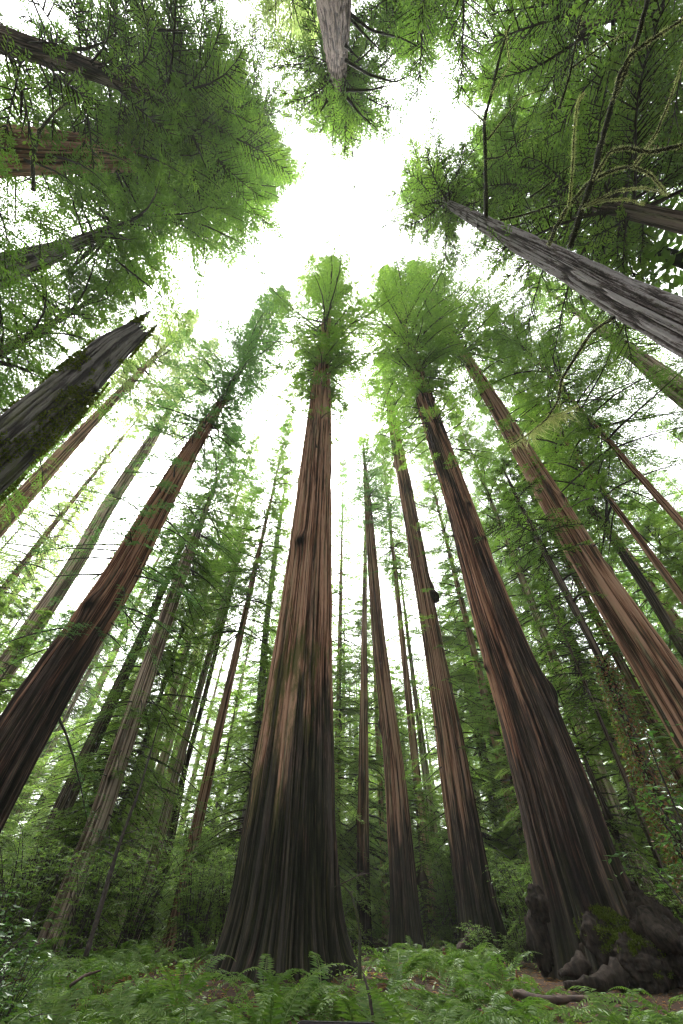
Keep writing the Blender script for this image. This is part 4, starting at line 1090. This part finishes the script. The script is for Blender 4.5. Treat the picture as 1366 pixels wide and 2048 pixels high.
mossy(RF, [(1390, 284), (1340, 296), (1300, 305), (1250, 295), (1220, 302), (1203, 330), (1188, 358)], [15.5, 16.6], [0.06, 0.05, 0.04], 405, 0.9)
mossy(RF, [(1138, 412), (1145, 340), (1148, 270), (1155, 200), (1168, 188)], [17.4, 16.6], [0.035, 0.02], 406, 1.6)
mossy(RF, [(972, 436), (972, 380), (970, 280), (968, 240), (985, 180), (1000, 110), (1020, 50)], [26, 25], [0.12, 0.09, 0.04], 407, 0.15)
mossy(RF, [(975, 280), (1010, 235), (1040, 195), (1068, 186)], 25.3, [0.05, 0.02], 408, 0.6)
mossy(RF, [(970, 245), (945, 222), (925, 203)], 25.3, [0.035, 0.012], 409, 0.8)
mossy(RF, [(973, 318), (1003, 314), (1030, 288), (1078, 266)], 25.5, [0.04, 0.015], 410, 0.1)
mossy(RF, [(1165, 415), (1230, 382), (1290, 375), (1330, 388)], 16.9, [0.035, 0.012], 411, 1.1)
mossy(RF, [(1172, 412), (1215, 400), (1250, 398), (1288, 408)], 16.9, [0.03, 0.01], 412, 1.2)
mossy(RF, [(1118, 218), (1140, 150), (1152, 80), (1162, 30), (1185, -10)], 19, [0.05, 0.03, 0.02], 413, 0.1)
mossy(RF, [(1145, 135), (1200, 95), (1255, 62)], 19, [0.03, 0.012], 414, 0.2)
mossy(RF, [(1060, 395), (1095, 370), (1135, 335), (1160, 325)], 20, [0.045, 0.012], 415, 0.1)
mossy(RF, [(1000, 440), (1050, 430), (1100, 412), (1170, 405)], 22, [0.05, 0.02], 416, 0.1)
mossy(RF, [(1010, 60), (1020, 130), (980, 190)], 24, [0.02, 0.02], 417, 0.6)
# the drooping limb with pale hanging lichen under the fir
hb = mossy(RF, [(1228, 634), (1182, 665), (1152, 712), (1122, 760), (1117, 800), (1092, 840), (1052, 872), (1018, 892)], [13.8, 12.0], [0.06, 0.045, 0.02], 420, 0.5)
hb2 = mossy(RF, [(1093, 836), (1130, 824), (1155, 812)], 12.6, [0.02, 0.008], 421, 1.2)
for k, (px, z) in enumerate([([(1117, 800), (1092, 840), (1060, 868)], 12.7), ([(1080, 848), (1052, 872), (1025, 890)], 12.3), ([(1095, 836), (1130, 824), (1148, 815)], 12.6)]):
    W = np.array([at_z(p[0], p[1], z) for p in px]) - np.array(RF.location)
    fuzz(RF, smooth_path(W, 14), 0.02, 240, 0.30, 430 + k, name='hanging_lichen', down=2.6, spread=0.9, cl=2.2)
# limbs on the overhead trees at the left
RI = TREES['I']['root']; RH = TREES['H']['root']
mossy(RI, [(68, 382), (65, 320), (78, 262), (108, 226), (135, 205)], [24, 27], [0.10, 0.08, 0.04], 440, 0.25)
mossy(RH, [(95, 112), (120, 98), (170, 98), (200, 88), (228, 68)], [36, 36], [0.16, 0.10, 0.03], 441, 0.05)
for k, px in enumerate([[(258, 205), (262, 240), (300, 205), (345, 192)], [(300, 62), (320, 60), (370, 62)], [(385, 270), (412, 335)], [(215, 400), (235, 350), (265, 322)], [(300, 62), (290, 105), (270, 140)]]):
    mossy(RH, px, 42, [0.13, 0.03], 450 + k, 0.0)
RG = TREES['G']['root']
for k, px in enumerate([[(690, 20), (740, 60), (800, 75), (860, 105)], [(690, 25), (720, 60), (765, 105)], [(690, 120), (740, 150), (790, 165), (830, 145)], [(692, 180), (740, 180), (780, 170)], [(694, 195), (720, 228), (755, 258)], [(655, 200), (640, 225)], [(690, 90), (720, 120)]]):
    mossy(RG, px, 36, [0.11, 0.02], 470 + k, 0.0)
# moss on the snag
def snag_moss():
    t = TREES['K']; rs = np.random.default_rng(5); b = Bag()
    n = 60000
    z = t['H'] * rs.random(n); th = rs.random(n) * 6.283
    r = t['rad'](z)
    m = fbm(np.cos(th) * 1.8, np.sin(th) * 1.8, z * 0.55, 71, 4)
    k = (m > 0.555) & (z < t['H'] - 1.2)
    z, th, r = z[k], th[k], r[k]
    ax = t['axis'](z)
    o = np.stack((np.cos(th), np.sin(th), 0 * th), -1)
    P = np.stack((ax[:, 0], ax[:, 1], z), -1) + o * (r * 1.0 + 0.02)[:, None]
    D = o * 0.8 + rs.normal(0, .5, (len(z), 3)); D[:, 2] -= 0.3; D /= np.linalg.norm(D, axis=1, keepdims=True)
    l = 0.05 + 0.06 * rs.random(len(z))
    V = leaves_on(P, D, rs.normal(0, 1, (len(z), 3)), l, l * 0.5, rs)
    b.add(V, np.arange(len(V)).reshape(-1, 4), 0, np.repeat(rs.random(len(z)), 4))
    tag(obj('moss', b.mesh('moss', [M['moss_green']]), t['root']), kind='stuff')
snag_moss()
# ivy round the thin leaning stem
def ivy():
    t = TREES['S']; rs = np.random.default_rng(6); b = Bag(); n = 9000
    z = 9.5 * rs.random(n) ** 0.9; th = rs.random(n) * 6.283
    w = 0.16 + 0.55 * np.clip(1 - z / 9.5, 0, 1) ** 0.8 * (0.4 + fbm(np.cos(th), np.sin(th), z * 0.8, 3, 3))
    ax = t['axis'](z); o = np.stack((np.cos(th), np.sin(th), 0 * th), -1)
    P = np.stack((ax[:, 0], ax[:, 1], z), -1) + o * (t['rad'](z) + w * rs.random(n) ** 0.5)[:, None]
    D = o * 0.6 + rs.normal(0, .6, (n, 3)); D[:, 2] -= 0.5; D /= np.linalg.norm(D, axis=1, keepdims=True)
    l = 0.08 + 0.08 * rs.random(n)
    V = leaves_on(P, D, o + rs.normal(0, .4, (n, 3)), l, l * 0.5, rs)
    b.add(V, np.arange(len(V)).reshape(-1, 4), (rs.random() > 2) * 1, np.repeat(rs.random(n), 4))
    b.M[-1] = (rs.random(n) < 0.45).astype(np.int32)
    obj('ivy', b.mesh('ivy', [M['leaf_redwood'], M['fern_brown']]), t['root'])
ivy()

def lump(name, parent, c, r, mat, seed, sq=(1, 1, 1), amp=0.35, n=48):
    th = np.linspace(0, 2 * np.pi, n, endpoint=False); ph = np.linspace(0.03, np.pi - 0.03, n // 2)
    PH, TH = np.meshgrid(ph, th, indexing='ij')
    d = np.stack((np.sin(PH) * np.cos(TH), np.sin(PH) * np.sin(TH), np.cos(PH)), -1)
    f = fbm(d[..., 0] * 1.6 + seed, d[..., 1] * 1.6, d[..., 2] * 1.6, seed, 2) - 0.5
    f2 = 0.5 - np.abs(fbm(d[..., 0] * 3.5 + seed, d[..., 1] * 3.5, d[..., 2] * 3.5, seed + 5, 3) - 0.5) * 2
    f3 = 0.5 - np.abs(fbm(d[..., 0] * 9 + seed, d[..., 1] * 9, d[..., 2] * 4, seed + 9, 3) - 0.5) * 2
    V = d * (r * (1 + amp * 2 * f + amp * 0.9 * f2 + 0.22 * f3))[..., None] * np.array(sq) + np.asarray(c)
    m = len(ph); i = np.arange(m - 1)[:, None] * n; j = np.arange(n)[None]; j2 = (j + 1) % n
    Q = np.stack((i + j, i + n + j, i + n + j2, i + j2), -1).reshape(-1, 4)
    o = obj(name, mesh_from(name, V.reshape(-1, 3), Q, [M[mat]], smooth=True), parent)
    return o
RB = TREES['B']['root']; oB = np.array(RB.location)
for k, (px, py, d, r, sq) in enumerate([(1215, 1895, 16.6, 0.85, (1.1, .9, 1.1)), (1255, 1830, 17.6, 0.75, (1, 1, .9)), (1300, 1840, 17.4, 0.7, (1, 1, .8)), (1325, 1900, 16.8, 1.0, (1.2, 1, 1)), (1275, 1925, 16.2, 0.8, (1.2, 1, .8)), (1195, 1945, 16.4, 0.5, (1.2, 1, .8)), (1370, 1925, 17.2, 0.9, (1.5, 1, .7)), (1250, 1790, 18.2, 0.55, (1, 1, 1))]):
    o = lump('burl', RB, at_d(px, py, d + 1.3) - oB, r * 0.66, 'burl', 31 + k, sq, 0.5, 128)
    if k in (0, 4):
        rs = np.random.default_rng(k); me = o.data; nv = len(me.vertices)
        co = np.empty(nv * 3, np.float32); me.vertices.foreach_get('co', co); co = co.reshape(-1, 3)
        c0 = co.mean(0); dd = co - c0; dd /= np.linalg.norm(dd, axis=1, keepdims=True)
        pick = (fbm(dd[:, 0] * 2, dd[:, 1] * 2, dd[:, 2] * 2, 8, 2) > 0.5) & (dd[:, 2] > -0.3)
        P = np.repeat(co[pick], 5, axis=0) + rs.normal(0, 0.025, (pick.sum() * 5, 3)); D = np.repeat(dd[pick], 5, axis=0) + rs.normal(0, .7, (pick.sum() * 5, 3))
        D /= np.linalg.norm(D, axis=1, keepdims=True)
        l = 0.04 + 0.04 * rs.random(len(P)); V = leaves_on(P, D, rs.normal(0, 1, P.shape), l, l * .5, rs)
        b = Bag(); b.add(V, np.arange(len(V)).reshape(-1, 4), 0, np.repeat(rs.random(len(P)) * 0.6, 4)); tag(obj('moss', b.mesh('moss', [M['moss_green']]), o), kind='stuff')
lump('burl', RB, at_d(1078, 1806, 18.5) - oB, 0.30, 'burl', 51, (0.9, 0.9, 1.2), 0.5, 96)
lump('burl', RB, at_d(1080, 1885, 18.6) - oB, 0.34, 'burl', 52, (0.8, 0.9, 1.5), 0.5, 96)
RC = TREES['C']['root']; oC = np.array(RC.location)
lump('burl', RC, at_d(868, 1192, 27.8) - oC, 0.42, 'burl', 53, (0.8, .8, 1.2), 0.35)
# root flares running out from the burled redwood
for k, pts in enumerate([[(1290, 1850, 17.6), (1340, 1880, 17.0), (1400, 1905, 16.6)], [(1170, 1930, 17.0), (1120, 1948, 16.4)], [(1240, 1950, 15.9), (1190, 1968, 15.0), (1130, 1972, 14.6)]]):
    child_tube(RB, 'root', [at_d(*p) for p in pts], [0.38, 0.15] if k == 0 else [0.22, 0.06], 'burl', 10, 0.5, 60 + k)
# leaning broken limb and rotten red stubs at the burl tree's foot
def loose(name, label, cat, pts, rad, mat, seed, group=None, seg=8):
    P = np.array([at_d(*p) for p in pts]); b0 = P[0].copy()
    V, Q = tube(smooth_path(P - b0, max(8, 6 * len(pts))), np.interp(np.linspace(0, 1, max(8, 6 * len(pts))), np.linspace(0, 1, len(rad)), rad), seg, 0.4, seed)
    o = obj(name, mesh_from(name, V, Q, [M[mat]], smooth=True), None, b0)
    tag(o, label, cat, group)
    return o
loose('broken_limb', 'dark broken limb leaning against the foot of the burl redwood', 'limb', [(908, 1945, 26.2), (922, 1900, 26.2), (945, 1860, 26.6)], [0.22, 0.16, 0.1], 'log', 1)
loose('rotten_stub', 'thin rusty red stub between the narrow redwood and burl redwood', 'stub', [(894, 1930, 24), (890, 1910, 24), (886, 1893, 24)], [0.10, 0.08, 0.05], 'rot_red', 2)
loose('rotten_stub', 'rusty red stub right of the burl redwood foot', 'stub', [(1000, 1975, 17), (1008, 1950, 17), (1010, 1925, 17)], [0.06, 0.05, 0.02], 'rot_red', 3)
loose('rotten_stub', 'upright rusty splinter beside the burl redwood', 'stub', [(1040, 1972, 15), (1034, 1955, 15), (1032, 1938, 15)], [0.045, 0.035, 0.01], 'rot_red', 4)
loose('fallen_branch', 'fallen branch lying before the massive dark redwood', 'branch', [(1030, 1985, 13.5), (1090, 2000, 13.0), (1170, 1996, 13.2), (1240, 2003, 13)], [0.07, 0.05, 0.03], 'log', 5)
loose('fallen_branch', 'fallen branch among ferns left of the dark redwood', 'branch', [(1020, 1950, 16), (1060, 1980, 15), (1095, 2002, 14)], [0.05, 0.04, 0.02], 'log', 6)
loose('fallen_branch', 'pale bent stick among the ferns at the left', 'branch', [(140, 1972, 9), (170, 1950, 9.2), (200, 1942, 9.4)], [0.02, 0.02, 0.01], 'log', 7)
loose('bent_stick', 'thin dark bent stick standing in the ferns', 'stick', [(745, 2030, 8), (738, 1985, 8), (727, 1950, 8.1)], [0.022, 0.02, 0.012], 'twig', 8)
# thin pole at left and the mossy sapling near the giant's right foot
rp = loose('dead_pole', 'thin black dead pole leaning left of the pale bush', 'pole', [(172, 1912, 13), (205, 1800, 13.2), (238, 1690, 13.4), (275, 1590, 13.6), (300, 1510, 13.8), (325, 1420, 14)], [0.05, 0.044, 0.036, 0.028, 0.02, 0.008], 'twig', 9)
ob = np.array(rp.location)
rr_ = random.Random(3)
for k in range(9):
    t = 0.3 + 0.65 * rr_.random()
    p = at_d(172 + (325 - 172) * t ** 1.0, 1912 + (1420 - 1912) * t, 13 + t); a = rr_.random() * 6.28
    e = p + np.array((math.cos(a), math.sin(a), 0.25)) * (0.3 + 0.5 * rr_.random())
    V, Q = tube(np.stack([p, (p + e) / 2 + (0, 0, .03), e]) - ob, [0.012, 0.009, 0.004], 4)
    obj('twig', mesh_from('twig', V, Q, [M['twig']]), rp)
sp = loose('mossy_sapling', 'thin mossy bare sapling right of the giant central redwood', 'sapling', [(719, 1958, 11), (720, 1870, 11.1), (713, 1820, 11.1), (700, 1785, 11.2), (682, 1768, 11.2), (664, 1776, 11.2)], [0.035, 0.03, 0.026, 0.02, 0.014, 0.006], 'moss_branch', 10)
ob = np.array(sp.location)
fuzz(sp, smooth_path([at_d(*p) - ob for p in [(719, 1958, 11), (720, 1870, 11.1), (713, 1820, 11.1), (700, 1785, 11.2), (682, 1768, 11.2)]], 20), 0.028, 700, 0.03, 71, mat='moss_green')
for k, pts in enumerate([[(682, 1768, 11.2), (700, 1760, 11.1), (730, 1742, 11)], [(700, 1785, 11.2), (706, 1782, 11.1), (703, 1792, 11)], [(715, 1752, 11), (728, 1748, 11), (745, 1746, 11)]]):
    V, Q = tube(smooth_path([at_d(*p) - ob for p in pts], 8), np.linspace(0.012, 0.005, 8), 5, .3, k)
    obj('twig', mesh_from('twig', V, Q, [M['log']], smooth=True), sp)

# low black trail plaque whose top edge just enters the frame
def plaque():
    d = 2.6
    a = at_d(588, 2041, d); b = at_d(760, 2050, d)
    W = float(np.linalg.norm(b - a)); zt = float(a[2])
    c = (a + b) / 2; rz = math.atan2(b[1] - a[1], b[0] - a[0])
    g = gz(c[0], c[1])
    root = thing('trail_plaque', 'black rounded trail plaque whose top edge shows at the bottom edge', 'plaque', (c[0], c[1], g), rz)
    Hh = 0.36; R_ = 0.035; z0 = zt - g - Hh
    out = []
    for cx, cz, a0 in ((W / 2 - R_, z0 + Hh - R_, 0), (-W / 2 + R_, z0 + Hh - R_, 90), (-W / 2 + R_, z0 + R_, 180), (W / 2 - R_, z0 + R_, 270)):
        for k in range(7):
            t = math.radians(a0 + 15 * k); out.append((cx + R_ * math.cos(t), cz + R_ * math.sin(t)))
    import bmesh
    bm = bmesh.new()
    f = bm.faces.new([bm.verts.new((x, -0.012, z)) for x, z in out])
    r = bmesh.ops.extrude_face_region(bm, geom=[f])
    for v in r['geom']:
        if isinstance(v, bmesh.types.BMVert): v.co.y += 0.024
    bmesh.ops.recalc_face_normals(bm, faces=bm.faces)
    bmesh.ops.bevel(bm, geom=[e for e in bm.edges if len(e.link_faces) == 2 and e.calc_face_angle() > 1], offset=0.004, segments=2, affect='EDGES')
    me = bpy.data.meshes.new('panel'); bm.to_mesh(me); bm.free(); me.materials.append(M['sign_black'])
    obj('panel', me, root)
    V, Q = tube(np.array([(0, 0.03, -0.2), (0, 0.03, z0 * 0.5), (0, 0.03, z0 + 0.25)]), 0.035, 10)
    obj('post', mesh_from('post', V, Q, [M['sign_black']]), root)
plaque()

# ------------------------------------------------------------------ the same forest carrying on behind the camera (one mass, unseen, added to shade the floor)
def forest_mass(count, az0, az1, d0, d1, seed, leaf, mat, label, n=110, h0=40, h1=62):
    bag = Bag(); rs = np.random.default_rng(seed)
    for k in range(count):
        az = rs.uniform(az0, az1); d = d0 + (d1 - d0) * rs.random()
        if 140 < az < 215 and d < 20: d += 10
        x, y = polar(az, d); g = gz(x, y); H = rs.uniform(h0, h1)
        V, Q = tube(np.array([(x, y, g - .3), (x, y, g + H * .5), (x, y, g + H)]), np.array((0.8, 0.5, 0.05)), 10); bag.add(V, Q, 1)
        zz = 2 + (H - 2) * rs.random(n); L = 4.2 * np.clip(1.05 - zz / H, .1, 1) ** .6 * (0.5 + .7 * rs.random(n))
        base = np.stack((np.full(n, x), np.full(n, y), zz + g), -1)
        V, tint, c, t = branch_set(rs, base, rs.random(n) * 6.28, L, np.radians(rs.normal(0, 10, n)), np.full(n, .3), leaf, leaf * 1.15, leaf_w=0.5)
        bag.add(V, np.arange(len(V)).reshape(-1, 4), 0, tint)
    tag(obj('forest', bag.mesh('forest', [M[mat], M['bark_dark']])), label, 'forest', kind='stuff')
forest_mass(17, 76, 284, 17, 60, 88, 0.7, 'leaf_redwood', 'dense unseen redwood forest behind the viewpoint, added to shade the floor')
forest_mass(80, -72, 72, 112, 190, 89, 0.75, 'leaf_young', 'distant pale green redwood forest closing the view between the trunks', 130)
forest_mass(120, -70, 70, 66, 112, 90, 0.5, 'leaf_young', 'low leafy mass of young trees far behind the trunks', 70, 7, 17)

# ------------------------------------------------------------------ damp air
HAZE = 0.0005
def haze():
    import bmesh
    bm = bmesh.new(); bmesh.ops.create_cube(bm, size=1.0)
    R_ = 430.0; zb, zt = -3.0, 150.0
    for v in bm.verts:
        v.co = (v.co.x * 2 * R_, v.co.y * 2 * R_, zb if v.co.z < 0 else zt)
    me = bpy.data.meshes.new('haze'); bm.to_mesh(me); bm.free()
    m, N, L = new_mat('haze')
    p = N.new('ShaderNodeVolumePrincipled'); p.inputs['Color'].default_value = (0.93, 0.96, 0.92, 1); p.inputs['Density'].default_value = HAZE
    p.inputs['Anisotropy'].default_value = 0.2
    o = N.new('ShaderNodeOutputMaterial'); L.new(p.outputs[0], o.inputs['Volume'])
    me.materials.append(m)
    tag(obj('haze', me), 'thin pale damp air filling the grove', 'haze', kind='stuff')
if HAZE > 0:
    haze()
